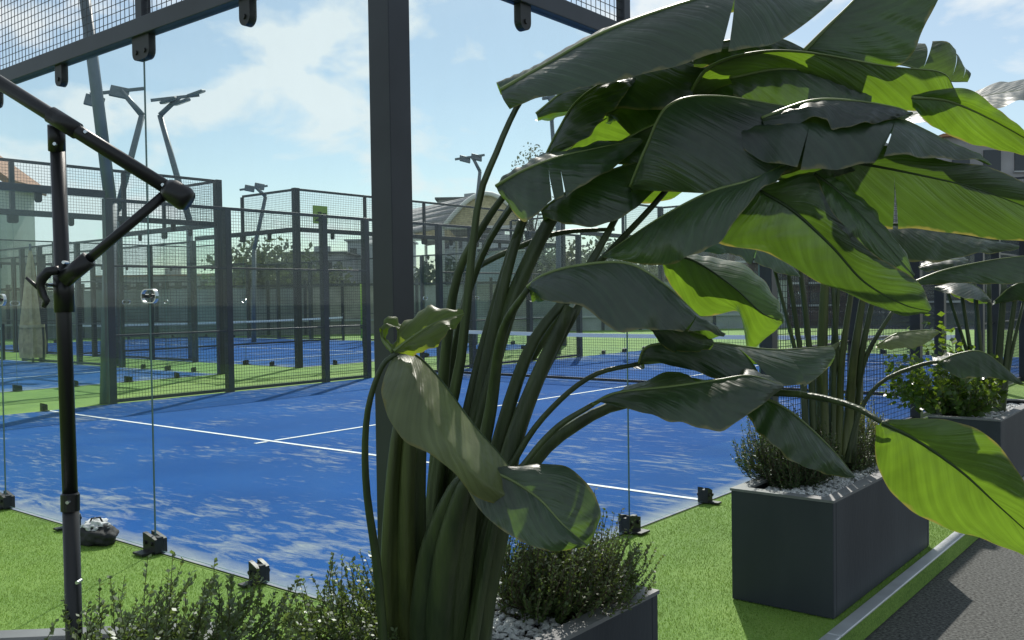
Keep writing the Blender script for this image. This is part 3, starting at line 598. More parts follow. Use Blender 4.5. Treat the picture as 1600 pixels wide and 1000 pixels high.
pC, qC = planter('box_planter', 'dark grey box planter furthest away at the right edge', (1.10, 4.45), 0, .49, 1.5, .52)
pD, qD = planter('box_planter', 'dark grey box planter at bottom left behind the black pole', (.45, -2.22), math.radians(43), .78, .45, .52)
pebbles('white gravel in the planter under the big plant', qA, .5, .96, .52, 1500, 1); pebbles('white gravel in the planter on the turf edge', qB, .49, 1.53, .52, 2000, 2)
pebbles('white gravel in the furthest planter', qC, .49, 1.5, .52, 1200, 3); pebbles('white gravel in the bottom left planter', qD, .78, .45, .52, 1200, 4)

# ------------------------------------------------------------------ bushes
def bush(label, base, n, h, spread, lean, lw, ll, m, seed, dens=34, cat='bush', name='small_bush', rootr=.09, droop=.1):
    rd = random.Random(seed); base = Vector(base); T = thing(name, label, cat, base); tw = MB(); lf = MB()
    for i in range(n):
        a = rd.uniform(0, 2*math.pi); rr = spread*rd.random()**.55; hh = h*(rd.uniform(.35, .85) if rd.random() < .8 else rd.uniform(.8, 1.15))*(1-.35*(rr/spread)**2)
        p0 = base + Vector((math.cos(a), math.sin(a), 0))*rootr*rd.random(); end = base + Vector((math.cos(a)*rr, math.sin(a)*rr, hh)) + Vector(lean)*rd.uniform(.4, 1.2)
        mid = p0.lerp(end, .5) + Vector((math.cos(a)*.25*rr, math.sin(a)*.25*rr, -droop*hh*.3)) + Vector([rd.gauss(0, .012) for _ in range(3)])
        pts = crom([p0, mid, end], 9); tw.tube(pts, [.0022-.00018*k for k in range(9)], 4, False)
        for k in range(dens):
            t = .12+.88*(k+rd.random())/dens; u = t*8; j = min(int(u), 7); p = pts[j].lerp(pts[j+1], u-j); d = (pts[j+1]-pts[j]).normalized()
            o = d.orthogonal().normalized(); o = Matrix.Rotation(rd.uniform(0, 6.28), 3, d) @ o; ax = (o*rd.uniform(.6, 1.1) + d*rd.uniform(.5, 1.0)).normalized(); L = ll*rd.uniform(.6, 1.2)*(1-.35*t); wd = ax.cross(d+o*.3*rd.random()).normalized()*lw*rd.uniform(.7, 1.2)
            lf.quad(p, p+ax*L*.5+wd, p+ax*L, p+ax*L*.5-wd)
    tw.build('branches', M['twig_green' if m == 'boxleaf' else 'twig'], T); lf.build('foliage', M[m], T, kind='stuff'); return T
def on(px, py, z): 
    dv = FW + RT*((px-800)/FPX) + UP*((500-py)/FPX); return CAM + dv*((z-CAM.z)/dv.z)
ZS = .49
bush('leafy bush filling the bottom left planter, with upright sprigs', (.86, -1.62, ZS), 230, .30, .34, (.06, .05, -.02), .0066, .025, 'boxleaf', 11, 30, rootr=.18)
bush('leafy bush against the left foot of the big plant', (1.15, -1.14, ZS), 170, .24, .22, (-.08, -.02, 0), .006, .022, 'boxleaf', 12, 28, rootr=.12)
bush('dense dark bush at the right of the big plant base', (1.34, -.62, ZS), 480, .33, .24, (.06, .07, 0), .0050, .019, 'olive', 13, 40, rootr=.07, droop=.3)
bush('upright dark rosemary bush in the planter on the turf edge', (1.21, 1.62, ZS), 420, .38, .27, (-.06, .02, 0), .0040, .025, 'rosemary', 14, 40)
bush('dim rosemary bush deeper in the planter on the turf edge', (1.26, 2.15, ZS), 240, .40, .24, (0, 0, 0), .0034, .022, 'rosemary', 15, 40)
bush('small golden bush behind the stalks of the second plant', (1.30, 2.45, ZS), 220, .36, .13, (0, 0, 0), .004, .018, 'yellow_bush', 16, 40)

# ------------------------------------------------------------------ big leaved plants
def leaf(plant, rib, A, B, m='leaf', n=44, mm=9, bulge=(.012, .012), tears=((), ()), ribmat='rib', ripple=.006, seed=0, rw=.0045, label=None):
    rd = random.Random(seed); R3 = crom([P(*q) for q in rib], n)
    def back(q):                       # hidden half: hangs back from the rib
        dist, drop = q; wv = [.3, .8, 1, 1, .9, .6, 0]; L = []
        k = len(rib)
        for i, p in enumerate(rib):
            u = i/(k-1)*6; j = min(int(u), 5); ww = wv[j]+(wv[j+1]-wv[j])*(u-j); d = FW.copy(); d.z = 0; L.append(P(*p) + d.normalized()*dist*ww - Vector((0, 0, drop*ww)))
        return crom(L, n)
    if seed in (10, 17, 23, 26, 45): tears = (tuple(rd.uniform(.25, .88) for _ in range(rd.choice((1, 1, 2)))), tears[1])
    TV0 = .12 if seed in (1, 4, 12) else rd.uniform(.35, .6)
    halves = []
    mids = []
    for E in (A, B):
        mids.append(crom([P(*q) for q in E['mid']], n) if isinstance(E, dict) else None)
        if isinstance(E, dict): E = E['edge']
        halves.append(None if E is None else (back(E) if len(E) == 2 else crom([P(*q) for q in E], n)))
    b = MB(); b.uv = []
    Ltot = sum((R3[i+1]-R3[i]).length for i in range(n-1))
    for hi, E in enumerate(halves):
        if E is None: continue
        cuts = [0]+sorted(tears[hi])+[1]; ph = rd.uniform(0, 6)
        for ci in range(len(cuts)-1):
            u0, u1 = cuts[ci], cuts[ci+1]; k = max(3, int((u1-u0)*n)+1); st = len(b.v); sag = rd.uniform(-1, 1)*.02 if len(cuts) > 2 else 0
            for i in range(k):
                for j in range(mm+1):
                    v = j/mm; g = .028*max(0, v-TV0)**1.5; ua = u0+(g*.5 if ci else 0)*(1); ub = u1-(g*.5 if ci < len(cuts)-2 else 0)
                    u = ua+(ub-ua)*i/(k-1); t = u*(n-1); a = min(int(t), n-2); t -= a
                    r = R3[a].lerp(R3[a+1], t); e = E[a].lerp(E[a+1], t); tg = (R3[a+1]-R3[a]).normalized(); c = e-r
                    nn = tg.cross(c); 
                    if nn.length > 1e-9: nn.normalize()
                    if nn.dot(FW) > 0: nn = -nn
                    base_ = r+c*v
                    if mids[hi]:
                        md = mids[hi][a].lerp(mids[hi][a+1], t); base_ = r.lerp(md, v/.45) if v < .45 else md.lerp(e, (v-.45)/.55)
                    p = base_+nn*(math.sin(math.pi*v)*bulge[hi]*min(1, c.length/.05)) + nn*(ripple*v*v*(math.sin(u*19+ph)+.6*math.sin(u*43+ph*2)) + .0016*math.sin(u*Ltot*160)*math.sin(math.pi*min(1, v*1.1))) + nn*sag*v*v
                    b.v.append(p); b.uv.append((u*Ltot, (v if hi else -v)*.5))
            for i in range(k-1):
                for j in range(mm): q = st+i*(mm+1)+j; b.f.append([q, q+1, q+mm+2, q+mm+1])
    o = b.build('leaf', M[m], plant, True); b = MB()
    if label: o['label'] = label
    b.tube(R3, [rw*(1.15-.95*i/(n-1)) for i in range(n)], 6); b.build('midrib', M[ribmat], o, True)
    return o
def stem(plant, pts, wpx, m='stem', name='stalk', n=22, flat=1.0):
    v = crom([P(*q) for q in pts], n); ws = []
    for i in range(n):
        t = i/(n-1)*(len(pts)-1); a = min(int(t), len(pts)-2); t -= a; ws.append((wpx[a]+(wpx[a+1]-wpx[a])*t)*.5/FPX*(pts[a][2]+(pts[a+1][2]-pts[a][2])*t))
    b = MB(); k = 18; b.tube(v, ws, k); ph = random.uniform(0, k)
    for i in range(n):                 # channelled, ridged cross-section
        for j in range(k):
            a = (j-ph) % k; a = min(a, k-a)/k*2*math.pi; f_ = 1-.42*math.exp(-(a/.6)**2)+.035*math.cos(a*6)
            b.v[i*k+j] = v[i]+(b.v[i*k+j]-v[i])*f_
    return b.build(name, M[m], plant, True)
PL = thing('bird_of_paradise_plant', 'huge dark broad leaved plant bending right in the foreground planter', 'plant', (1.27, -.95, ZS))
L = lambda *a, **k: leaf(PL, *a, **k)
# -- top canopy
L([(783,141,2.36),(850,103,2.31),(960,43,2.26),(1130,-12,2.28),(1230,-14,2.32),(1300,2,2.40)], [(802,174,2.34),(866,153,2.22),(985,130,2.16),(1115,90,2.16),(1205,72,2.22),(1300,6,2.36)], (.24,.0), tears=((.63,),()), seed=1, bulge=(.02,.03), ripple=.004, rw=.006)
L([(1256,80,2.48),(1290,45,2.48),(1330,5,2.48),(1380,-50,2.50)], [(1262,82,2.48),(1400,104,2.46),(1450,30,2.44),(1490,-50,2.46)], (.2,.16), seed=2, rw=.006)
L([(1230,-110,2.98),(1330,-150,2.95),(1450,-150,2.95),(1600,-90,3.0)], [(1235,-100,2.96),(1340,-70,2.92),(1450,-66,2.92),(1600,-84,2.98)], [(1230,-120,3.0),(1330,-260,3.1),(1450,-280,3.1),(1600,-110,3.05)], seed=61)  # added leaf above the view, unseen, there to shade the upright leaf
L([(1080,78,2.52),(1150,62,2.52),(1215,60,2.52),(1268,82,2.52)], [(1084,104,2.50),(1150,98,2.50),(1215,94,2.50),(1268,86,2.52)], (.05,.02), seed=64)
L([(838,178,2.60),(890,138,2.56),(960,112,2.54),(1050,96,2.54),(1130,100,2.56)], [(842,184,2.60),(900,168,2.52),(958,168,2.49),(1050,170,2.49),(1130,108,2.55)], (.14,.05), seed=65)
L([(1110,205,2.32),(1190,190,2.31),(1270,196,2.31),(1340,225,2.33)], [(1112,215,2.31),(1180,275,2.27),(1265,262,2.27),(1340,230,2.32)], (.03,.02), seed=66)
L([(1140,122,2.46),(1220,108,2.46),(1300,118,2.46),(1360,146,2.46)], [(1145,150,2.45),(1220,178,2.44),(1310,186,2.44),(1360,160,2.45)], None, seed=69)
L([(1176,266,2.31),(1230,246,2.30),(1290,244,2.30),(1334,262,2.31)], [(1180,276,2.31),(1230,284,2.30),(1290,280,2.30),(1334,268,2.31)], None, seed=70)
L([(930,250,2.52),(1000,205,2.48),(1060,185,2.47),(1130,190,2.5)], [(934,258,2.5),(1000,258,2.44),(1070,262,2.43),(1130,200,2.49)], (.10,.04), seed=67)
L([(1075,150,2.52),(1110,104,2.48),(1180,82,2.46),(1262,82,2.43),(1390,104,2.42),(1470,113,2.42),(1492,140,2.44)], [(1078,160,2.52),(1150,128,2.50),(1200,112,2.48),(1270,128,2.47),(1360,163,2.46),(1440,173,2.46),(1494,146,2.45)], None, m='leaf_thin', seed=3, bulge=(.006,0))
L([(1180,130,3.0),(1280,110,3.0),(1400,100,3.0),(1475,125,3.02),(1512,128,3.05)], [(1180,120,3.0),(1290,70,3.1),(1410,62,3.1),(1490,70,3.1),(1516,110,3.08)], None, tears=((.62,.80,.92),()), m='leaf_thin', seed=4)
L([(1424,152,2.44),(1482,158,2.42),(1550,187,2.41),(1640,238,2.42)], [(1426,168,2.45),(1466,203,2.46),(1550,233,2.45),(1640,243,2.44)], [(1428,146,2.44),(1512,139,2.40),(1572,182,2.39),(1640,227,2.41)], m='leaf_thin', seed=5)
L([(1380,190,3.3),(1470,170,3.3),(1540,150,3.3),(1640,135,3.3)], [(1380,195,3.2),(1470,190,2.9),(1545,172,2.85),(1640,150,2.9)], [(1400,180,3.5),(1490,160,3.8),(1570,128,3.95),(1660,118,3.9)], seed=6)
# dark heart of the crown
L([(985,292,2.36),(1010,230,2.31),(1045,165,2.28),(1120,150,2.30),(1260,170,2.34),(1420,176,2.40)], [(990,296,2.36),(1060,300,2.26),(1140,300,2.22),(1230,270,2.22),(1340,225,2.28),(1425,182,2.39)], (.10,.04), seed=7, bulge=(.02,.01))
L([(950,178,2.62),(1010,146,2.58),(1090,128,2.56),(1180,134,2.58),(1240,160,2.6)], [(956,182,2.62),(1004,224,2.54),(1080,240,2.50),(1170,215,2.52),(1240,170,2.58)], (.08,.04), seed=8)
L([(1190,185,2.26),(1265,158,2.24),(1330,157,2.23),(1400,168,2.25),(1425,178,2.27)], [(1195,200,2.24),(1275,185,2.19),(1310,200,2.17),(1370,190,2.19),(1425,180,2.26)], (.06,.03), seed=9, bulge=(.008,.01))
L([(1150,200,2.28),(1260,178,2.25),(1380,180,2.25),(1450,205,2.28),(1545,258,2.34)], [(1150,230,2.24),(1240,262,2.15),(1350,252,2.14),(1450,250,2.20),(1545,262,2.33)], (.06,.03), seed=10, bulge=(.02,.01))
L([(946,180,2.66),(985,134,2.62),(1060,110,2.62),(1130,110,2.64)], [(950,182,2.66),(985,168,2.58),(1070,190,2.58),(1130,120,2.62)], (.14,.06), seed=11)
# translucent flaps hanging right
L([(1205,268,2.34),(1280,252,2.32),(1345,256,2.30),(1450,276,2.29),(1530,296,2.29),(1620,330,2.32)], [(1210,275,2.35),(1292,272,2.35),(1362,350,2.35),(1440,356,2.34),(1560,374,2.34),(1640,372,2.36)], [(1205,262,2.34),(1290,242,2.33),(1400,228,2.30),(1480,252,2.28),(1550,262,2.28),(1630,300,2.30)], tears=((.50,),()), ribmat='rib_dark', seed=12, bulge=(.01,.01))
L([(1188,298,2.30),(1240,330,2.28),(1300,385,2.26),(1350,440,2.26),(1410,475,2.27),(1452,486,2.28)], [(1182,300,2.30),(1118,374,2.33),(1200,396,2.32),(1290,445,2.31),(1390,486,2.31),(1450,492,2.29)], [(1196,290,2.29),(1268,272,2.26),(1300,330,2.23),(1370,400,2.23),(1430,436,2.25),(1456,480,2.28)], ribmat='rib_dark', seed=13, bulge=(.01,.01), ripple=.004)
L([(1272,272,2.27),(1310,300,2.26),(1360,352,2.25),(1428,432,2.26)], [(1272,278,2.27),(1292,330,2.24),(1340,385,2.23),(1426,434,2.26)], [(1276,270,2.27),(1330,296,2.30),(1380,350,2.30),(1430,428,2.27)], seed=14, ribmat='rib_dark')
L([(1350,352,2.54),(1430,352,2.52),(1520,370,2.52),(1592,384,2.54)], [(1352,360,2.52),(1410,408,2.44),(1500,402,2.45),(1592,388,2.53)], (.06,.02), seed=15, ribmat='rib_dark')
# big dark hanging leaf in the middle
L([(1240,252,2.22),(1180,280,2.20),(1110,300,2.20),(1040,335,2.25),(985,370,2.33),(944,398,2.40)], [(1240,256,2.22),(1190,298,2.14),(1130,368,2.10),(1085,400,2.12),(1020,414,2.24),(942,402,2.40)], (.07,.03), seed=16, bulge=(.015,.01))
# left drooping pair
L([(775,291,2.40),(815,268,2.36),(870,246,2.34),(930,232,2.36),(1002,218,2.42)], [(790,308,2.40),(824,348,2.30),(880,304,2.28),(945,268,2.32),(1004,222,2.41)], [(775,289,2.41),(812,260,2.44),(850,243,2.46),(920,228,2.46),(1000,214,2.45)], seed=17, bulge=(.012,.006))
L([(845,330,2.44),(890,298,2.42),(950,268,2.42),(1010,250,2.46),(1090,232,2.5)], [(848,336,2.44),(890,352,2.36),(965,344,2.36),(1020,300,2.40),(1090,240,2.5)], (.2,.06), seed=18)
L([(852,246,2.52),(872,205,2.48),(900,160,2.46),(945,128,2.46),(992,122,2.5)], [(856,248,2.52),(905,222,2.42),(945,185,2.40),(975,150,2.43),(994,124,2.5)], (.22,.08), seed=19)
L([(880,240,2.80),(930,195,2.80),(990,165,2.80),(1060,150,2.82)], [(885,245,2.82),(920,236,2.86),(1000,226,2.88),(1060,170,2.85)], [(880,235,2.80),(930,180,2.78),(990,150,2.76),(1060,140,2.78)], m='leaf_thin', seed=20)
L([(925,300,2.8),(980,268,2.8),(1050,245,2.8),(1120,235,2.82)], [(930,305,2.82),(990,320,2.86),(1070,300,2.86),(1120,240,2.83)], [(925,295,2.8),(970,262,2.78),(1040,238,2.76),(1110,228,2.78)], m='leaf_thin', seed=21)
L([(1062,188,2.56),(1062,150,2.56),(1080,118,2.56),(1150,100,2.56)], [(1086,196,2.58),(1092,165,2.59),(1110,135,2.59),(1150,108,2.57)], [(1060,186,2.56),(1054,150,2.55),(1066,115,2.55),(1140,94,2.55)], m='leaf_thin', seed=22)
# middle grey tent leaf and bright one behind
L([(825,449,2.20),(850,430,2.16),(905,415,2.12),(980,412,2.08),(1040,446,2.08),(1090,492,2.10),(1132,522,2.14)], [(826,452,2.20),(852,470,2.10),(915,480,2.02),(965,518,1.98),(1020,512,2.0),(1080,518,2.04),(1132,525,2.13)], (.26,.08), seed=23, bulge=(.016,.02), rw=.005)
L([(1008,506,2.06),(1060,512,2.1),(1112,528,2.16)], [(1010,508,2.06),(1048,548,2.12),(1112,546,2.16)], None, seed=24, n=20)
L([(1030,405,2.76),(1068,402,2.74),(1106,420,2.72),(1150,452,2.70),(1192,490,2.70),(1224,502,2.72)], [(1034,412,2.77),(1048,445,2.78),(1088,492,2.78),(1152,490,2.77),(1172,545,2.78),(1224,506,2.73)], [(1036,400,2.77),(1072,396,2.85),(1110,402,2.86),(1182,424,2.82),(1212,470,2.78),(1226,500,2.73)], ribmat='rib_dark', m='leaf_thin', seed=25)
# low right leaves
L([(998,568,2.36),(1012,542,2.33),(1060,536,2.30),(1120,536,2.30),(1210,546,2.32),(1300,541,2.40)], [(1000,572,2.36),(1050,572,2.28),(1110,582,2.24),(1180,600,2.22),(1250,606,2.26),(1300,570,2.38)], (.22,.06), seed=26, bulge=(.014,.02))
L([(926,632,2.24),(965,614,2.20),(1050,604,2.16),(1120,594,2.14),(1172,587,2.14),(1224,602,2.18)], [(940,628,2.22),(1000,645,2.12),(1058,658,2.08),(1116,674,2.06),(1168,648,2.08),(1224,606,2.17)], [(930,628,2.25),(970,608,2.28),(1048,582,2.32),(1090,596,2.30),(1170,582,2.24),(1224,600,2.19)], seed=27, bulge=(.014,.008))
L([(1170,612,2.34),(1230,640,2.32),(1290,692,2.30),(1334,742,2.30)], [(1160,640,2.32),(1200,690,2.26),(1262,732,2.26),(1332,748,2.29)], (.2,.05), seed=28)
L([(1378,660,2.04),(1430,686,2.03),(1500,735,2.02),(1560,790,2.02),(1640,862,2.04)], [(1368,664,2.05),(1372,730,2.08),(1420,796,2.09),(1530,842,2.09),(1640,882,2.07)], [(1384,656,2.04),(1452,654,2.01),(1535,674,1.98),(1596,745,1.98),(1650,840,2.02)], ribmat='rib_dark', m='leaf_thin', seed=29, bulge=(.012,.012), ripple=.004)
# front left young leaf and rounded grey leaf
L([(618,553,2.22),(650,556,2.22),(690,596,2.21),(740,664,2.20),(790,722,2.18),(826,786,2.15)], {'mid':[(614,556,2.20),(640,585,2.10),(664,640,2.04),(706,706,2.02),(758,760,2.05),(822,790,2.13)],'edge':[(612,558,2.20),(596,612,2.10),(620,676,2.03),(684,718,2.01),(750,778,2.05),(818,793,2.13)]}, None, m='leaf_young', seed=30, bulge=(.008,.0), ribmat='rib_dark', ripple=.003, mm=14)
L([(722,733,2.16),(780,742,2.12),(838,776,2.08),(880,820,2.06),(918,852,2.06)], [(720,738,2.16),(742,786,2.10),(782,826,2.05),(850,860,2.03),(916,855,2.06)], [(724,730,2.16),(800,730,2.14),(884,728,2.12),(938,792,2.10),(922,848,2.07)], seed=31, bulge=(.012,.012), ripple=.003)
L([(616,549,2.18),(640,530,2.18),(680,505,2.17),(725,490,2.17)], [(618,552,2.18),(660,552,2.14),(700,522,2.13),(725,493,2.17)], [(612,548,2.19),(628,508,2.22),(672,480,2.23),(724,488,2.18)], m='leaf_lime', seed=32, n=26)
L([(614,550,2.19),(598,530,2.2),(600,508,2.2),(628,512,2.21)], [(614,552,2.19),(600,534,2.2),(598,512,2.18),(626,518,2.2)], [(616,548,2.2),(604,526,2.22),(610,496,2.24),(630,508,2.22)], m='leaf_lime', seed=33, n=20)
# stalks
def st(pts, w_, m='stem', name='stalk'): return stem(PL, pts, w_, m, name)
BZ = 2.55
st([(605,1080,2.4),(592,900,2.34),(573,760,2.26),(574,650,2.2),(596,575,2.18),(622,551,2.18)], [16,16,13,11,9,8])
st([(622,1120,BZ),(612,980,2.48),(610,850,2.43),(620,690,2.40),(640,600,2.4)], [34,32,28,20,14], 'stem_light', 'sheath')
st([(650,1120,BZ),(638,980,2.5),(634,850,2.44),(640,690,2.40),(655,600,2.4)], [36,34,30,22,14], 'stem_light', 'sheath')
st([(660,1120,BZ),(648,950,2.52),(648,800,2.5),(655,690,2.48)], [50,46,36,24])
st([(668,1120,2.5),(660,980,2.44),(674,860,2.38),(706,770,2.32),(728,738,2.30)], [40,42,36,20,6], 'stem', 'sheath')
st([(690,1120,2.48),(686,980,2.41),(700,860,2.35),(722,770,2.30),(738,736,2.28)], [44,46,42,26,8], 'stem', 'sheath')
st([(715,1120,2.50),(712,980,2.44),(722,870,2.38),(736,790,2.33),(748,745,2.30)], [40,40,36,22,8], 'stem', 'sheath')
st([(735,1120,2.55),(748,960,2.5),(778,820,2.46),(800,700,2.45),(840,590,2.45),(892,480,2.45)], [52,48,40,30,24,20])
st([(660,1120,2.6),(690,900,2.58),(735,700,2.56),(790,500,2.54),(835,390,2.52),(880,310,2.5)], [40,36,30,26,24,20])
st([(650,1120,2.6),(668,880,2.6),(690,700,2.58),(720,560,2.5),(745,330,2.42),(775,240,2.38),(806,170,2.385),(824,150,2.37)], [30,28,22,16,11,10,9,6])
st([(655,1120,2.65),(672,850,2.64),(690,620,2.6),(712,440,2.52),(760,345,2.46),(800,290,2.42)], [30,26,20,14,12,10])
st([(660,1120,2.66),(690,800,2.66),(706,560,2.62),(748,410,2.54),(800,320,2.46),(850,262,2.42)], [30,26,18,13,12,10])
st([(668,1120,2.62),(700,820,2.62),(742,600,2.6),(790,420,2.56),(815,345,2.52)], [34,28,20,14,12])
st([(676,1120,2.58),(720,800,2.58),(755,600,2.56),(800,400,2.54),(850,262,2.52)], [34,30,24,16,10])
st([(690,1120,2.5),(730,820,2.46),(765,650,2.42),(785,520,2.32),(826,449,2.20)], [30,26,20,15,9])
st([(700,1120,2.55),(745,850,2.52),(780,690,2.5),(830,540,2.48),(905,440,2.46),(985,300,2.44)], [34,30,24,18,14,8])
st([(705,1120,2.55),(752,850,2.52),(805,680,2.5),(848,580,2.48),(905,475,2.46)], [34,28,22,18,14])
st([(710,1120,2.5),(762,820,2.44),(815,700,2.42),(870,630,2.40),(930,585,2.38),(1000,568,2.36)], [26,18,10,9,8,7])
st([(715,1120,2.45),(775,800,2.38),(822,722,2.34),(870,668,2.30),(926,632,2.24)], [26,18,10,10,8])
st([(720,1120,2.52),(780,830,2.46),(832,722,2.42),(900,662,2.40),(990,626,2.38),(1200,612,2.30),(1320,630,2.16),(1382,662,2.07)], [34,30,24,22,18,13,11,9])
st([(830,560,2.6),(900,450,2.56),(960,385,2.5),(1030,310,2.46),(1120,200,2.5),(1256,80,2.75)], [14,12,10,9,9,8])
st([(740,420,2.62),(790,395,2.62),(870,365,2.64),(960,358,2.66)], [10,9,8,6])
# second plant in the planter on the turf edge
P2 = thing('bird_of_paradise_plant', 'second tall stalked plant rising from the planter on the turf edge', 'plant', (1.32, 1.95, ZS))
L2 = lambda *a, **k: leaf(P2, *a, **k)
def st2(pts, w_, m='stem', n=14): return stem(P2, pts, w_, m, n=n)
for i, (x0, x1, y1, xm, ww) in enumerate(((1262,1228,400,1252,9),(1272,1246,380,1266,10),(1285,1290,410,1284,17),(1298,1312,400,1302,11),(1308,1336,420,1316,12),(1320,1352,440,1334,13),(1324,1400,478,1352,8),(1280,1210,420,1246,8),(1330,1372,430,1345,10),(1318,1300,430,1308,9))):
    st2([(x0, 722, 4.75+.02*i), ((x0+xm)/2, 640, 4.75+.02*i), (xm, 560, 4.75), (x1, y1, 4.7)], [ww*1.3, ww*1.15, ww, ww*.7], 'stem_light' if ww > 11 else 'stem')
st2([(1322,722,4.7),(1345,640,4.68),(1380,595,4.65),(1440,570,4.62),(1470,565,4.6)], [8,7,6,6,5])
L2([(1425,442,3.6),(1470,424,3.6),(1520,412,3.6),(1580,402,3.6),(1660,396,3.6)], [(1430,446,3.6),(1480,443,3.58),(1540,443,3.57),(1600,442,3.57),(1660,414,3.6)], (.20,.04), seed=41)
L2([(1436,418,3.9),(1462,410,3.9),(1490,406,3.9),(1512,412,3.9)], [(1438,422,3.88),(1465,424,3.84),(1492,420,3.84),(1510,414,3.89)], [(1438,416,3.95),(1460,404,4.05),(1490,400,4.05),(1510,408,3.95)], seed=46, n=18)
L2([(1370,540,4.6),(1400,522,4.6),(1440,516,4.6),(1468,517,4.6)], [(1372,545,4.6),(1400,545,4.55),(1440,540,4.55),(1466,522,4.6)], (.10,.03), m='leaf_young', seed=42)
L2([(1466,566,4.6),(1500,552,4.55),(1540,552,4.5),(1600,600,4.4)], [(1466,570,4.6),(1500,590,4.5),(1550,590,4.45),(1602,604,4.4)], (.25,.03), seed=43)
L2([(1258,560,4.5),(1280,550,4.5),(1300,540,4.5),(1314,532,4.5)], [(1258,564,4.5),(1285,556,4.48),(1304,546,4.48),(1314,534,4.5)], None, m='wood' if False else 'leaf_young', seed=44, n=14, label='pale dry leaf tip')
L2([(1090,385,4.7),(1150,372,4.6),(1210,388,4.6),(1250,430,4.6)], [(1090,390,4.7),(1150,395,4.5),(1200,420,4.5),(1250,434,4.6)], (.3,.05), seed=45)
# third plant and glossy shrub in the furthest planter
P3 = thing('bird_of_paradise_plant', 'third stalked plant at the right edge in the furthest planter', 'plant', (1.36, 5.2, ZS))
for i, (x0, x1, y1, ww) in enumerate(((1530,1498,430,7),(1540,1520,420,9),(1548,1545,430,9),(1555,1570,430,12),(1562,1590,440,9),(1538,1475,440,6),(1566,1600,470,7))):
    stem(P3, [(x0, 660, 7.4), ((x0*2+x1)/3, 570, 7.4), (x1, y1, 7.3)], [ww*1.2, ww, ww*.7], 'stem', n=10)
leaf(P3, [(1555,470,7.3),(1580,448,7.2),(1610,440,7.2),(1650,450,7.2)], [(1556,475,7.3),(1585,470,7.3),(1612,470,7.3),(1650,455,7.25)], (.2,.1), seed=51, n=20)
leaf(P3, [(1548,470,7.3),(1530,450,7.2),(1500,440,7.2),(1460,448,7.2)], [(1548,474,7.3),(1530,470,7.0),(1495,462,7.0),(1460,452,7.2)], (.2,.1), seed=52, n=20)
bush('glossy leaved shrub with bright green leaves in the furthest planter', (1.18, 4.85, ZS), 120, .74, .46, (-.08, 0, 0), .026, .085, 'shrub', 17, 15, 'shrub', 'glossy_shrub')

# ------------------------------------------------------------------ black tubular stand, front left
gd = 2.4; base = P(116, 1000, gd); base = Vector((base.x, base.y, 0)); top = P(89, 196, gd)
T = thing('parasol_stand', 'black tubular stand with sloping arm, round end and clamp lever', 'stand', base)
rr = 12.2/FPX*gd
b = MB(); b.tube([base+Vector((0, 0, .004)), P(110, 770, gd)], rr*1.02, 16); b.build('lower_tube', M['pole'], T, True)
b = MB(); b.tube([P(110.3, 790, gd), top], [rr*.93, rr*.93], 16); b.build('upper_tube', M['pole'], T, True)
b = MB(); b.tube([P(110, 798, gd), P(109.6, 772, gd)], rr*1.15, 16); b.build('collar', M['pole'], T)
b = MB(); b.tube([base+Vector((0, 0, .003)), base+Vector((0, 0, .02))], .16, 24); b.build('foot_plate', M['pole'], T)
A0, A1 = P(-60, 92, gd-.06), P(278, 304, gd-.06); br_ = 10.8/FPX*gd
b = MB(); b.tube([A0, A1], br_, 16); b.build('arm', M['pole'], T, True)
dr = (A1-A0).normalized()
b = MB(); b.tube([A1-dr*.035, A1-dr*.02, A1+dr*.02, A1+dr*.034], [br_*1.25, 18/FPX*gd, 19/FPX*gd, 15/FPX*gd], 18); b.build('end_cap', M['pole'], T, True)
c = P(100, 192, gd-.06)
b = MB(); b.tube([c-dr*.04, c+dr*.04], br_*1.22, 16); b.build('arm_sleeve', M['pole'], T, True)
b = MB(); b.tube([P(88, 196, gd-.02), P(89, 236, gd)], rr*1.05, 16); b.build('pole_socket', M['pole'], T, True)
B0, B1 = P(100, 438, gd-.04), P(262, 300, gd-.06); dv = (B1-B0).normalized()
b = MB(); b.tube([B0, B1], 7.5/FPX*gd, 14); b.build('brace', M['pole'], T, True)
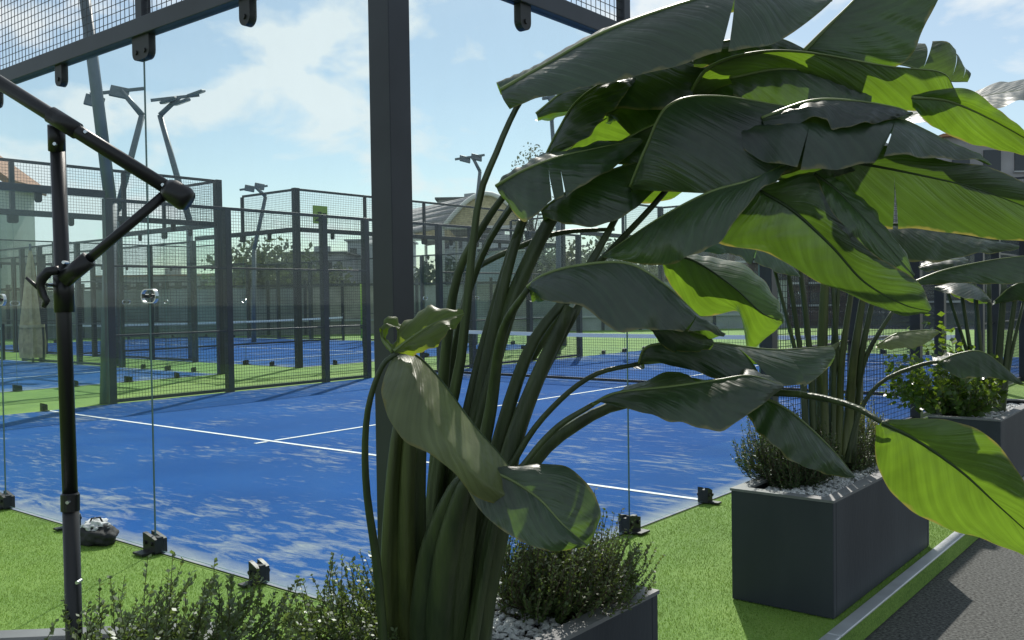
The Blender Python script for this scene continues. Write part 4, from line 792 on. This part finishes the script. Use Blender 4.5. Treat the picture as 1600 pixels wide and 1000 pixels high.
b = MB(); b.tube([B0, B0+dv*.085], 13/FPX*gd, 14); b.build('brace_sleeve', M['pole'], T, True)
b = MB(); b.tube([P(98, 418, gd), P(101, 488, gd)], rr*1.22, 16); b.build('clamp', M['pole'], T, True)
b = MB(); b.tube([P(92, 422, gd-.05), P(76, 424, gd-.05), P(65, 436, gd-.05), P(63, 448, gd-.05), P(68, 462, gd-.05), P(73, 470, gd-.05), P(68, 480, gd-.05)], [.011, .013, .013, .010, .009, .008, .006], 8); b.tube([P(62, 452, gd-.05), P(41, 434, gd-.05)], [.006, .004], 8); b.build('lever', M['pole'], T, True)
for q in ((84, 206), (86, 225), (71, 432), (75, 445), (106, 785), (134, 206), (255, 289), (248, 306), (121, 910), (100, 410)):
    b = MB(); p = P(q[0], q[1], gd-.075 if q[1] < 300 and q[0] > 110 else gd-.028); b.tube([p+FW*.02, p-FW*.004], .0045, 8); b.build('rivet', M['chrome'], T)

# ------------------------------------------------------------------ bag by the glass
bc = on(152, 848, 0); T = thing('bag', 'dark cloth bag with pale crumpled top lying by the glass', 'bag', bc)
def lump(rx, ry, rz_, c, seed, rough):
    bm = bmesh.new(); bmesh.ops.create_icosphere(bm, subdivisions=4, radius=1); b = MB()
    for v in bm.verts:
        k = 1+rough*noise.noise(v.co*2.1+Vector((seed, 0, 0)))+rough*.5*noise.noise(v.co*5+Vector((seed, 3, 0))); q = v.co*k; q.z = max(q.z, -.55); b.v.append(c+Vector((q.x*rx, q.y*ry, (q.z+.55)*rz_)))
    bm.verts.ensure_lookup_table(); b.f = [[v.index for v in f.verts] for f in bm.faces]; bm.free(); return b
lump(.15, .10, .075, bc+Vector((0, 0, .004)), 3, .25).build('body', M['bag'], T, True)
lump(.085, .07, .035, bc+RT*.0+Vector((0, 0, .085)), 9, .6).build('cloth', M['cloth'], T, True)
b = MB(); hc = bc+Vector((0, 0, .10)); b.tube([hc-RT*.06+Vector((0, 0, -.02)), hc-RT*.03+Vector((0, 0, .05)), hc+RT*.02+Vector((0, 0, .055)), hc+RT*.05], [.006]*4, 6); b.build('handle', M['black'], T)
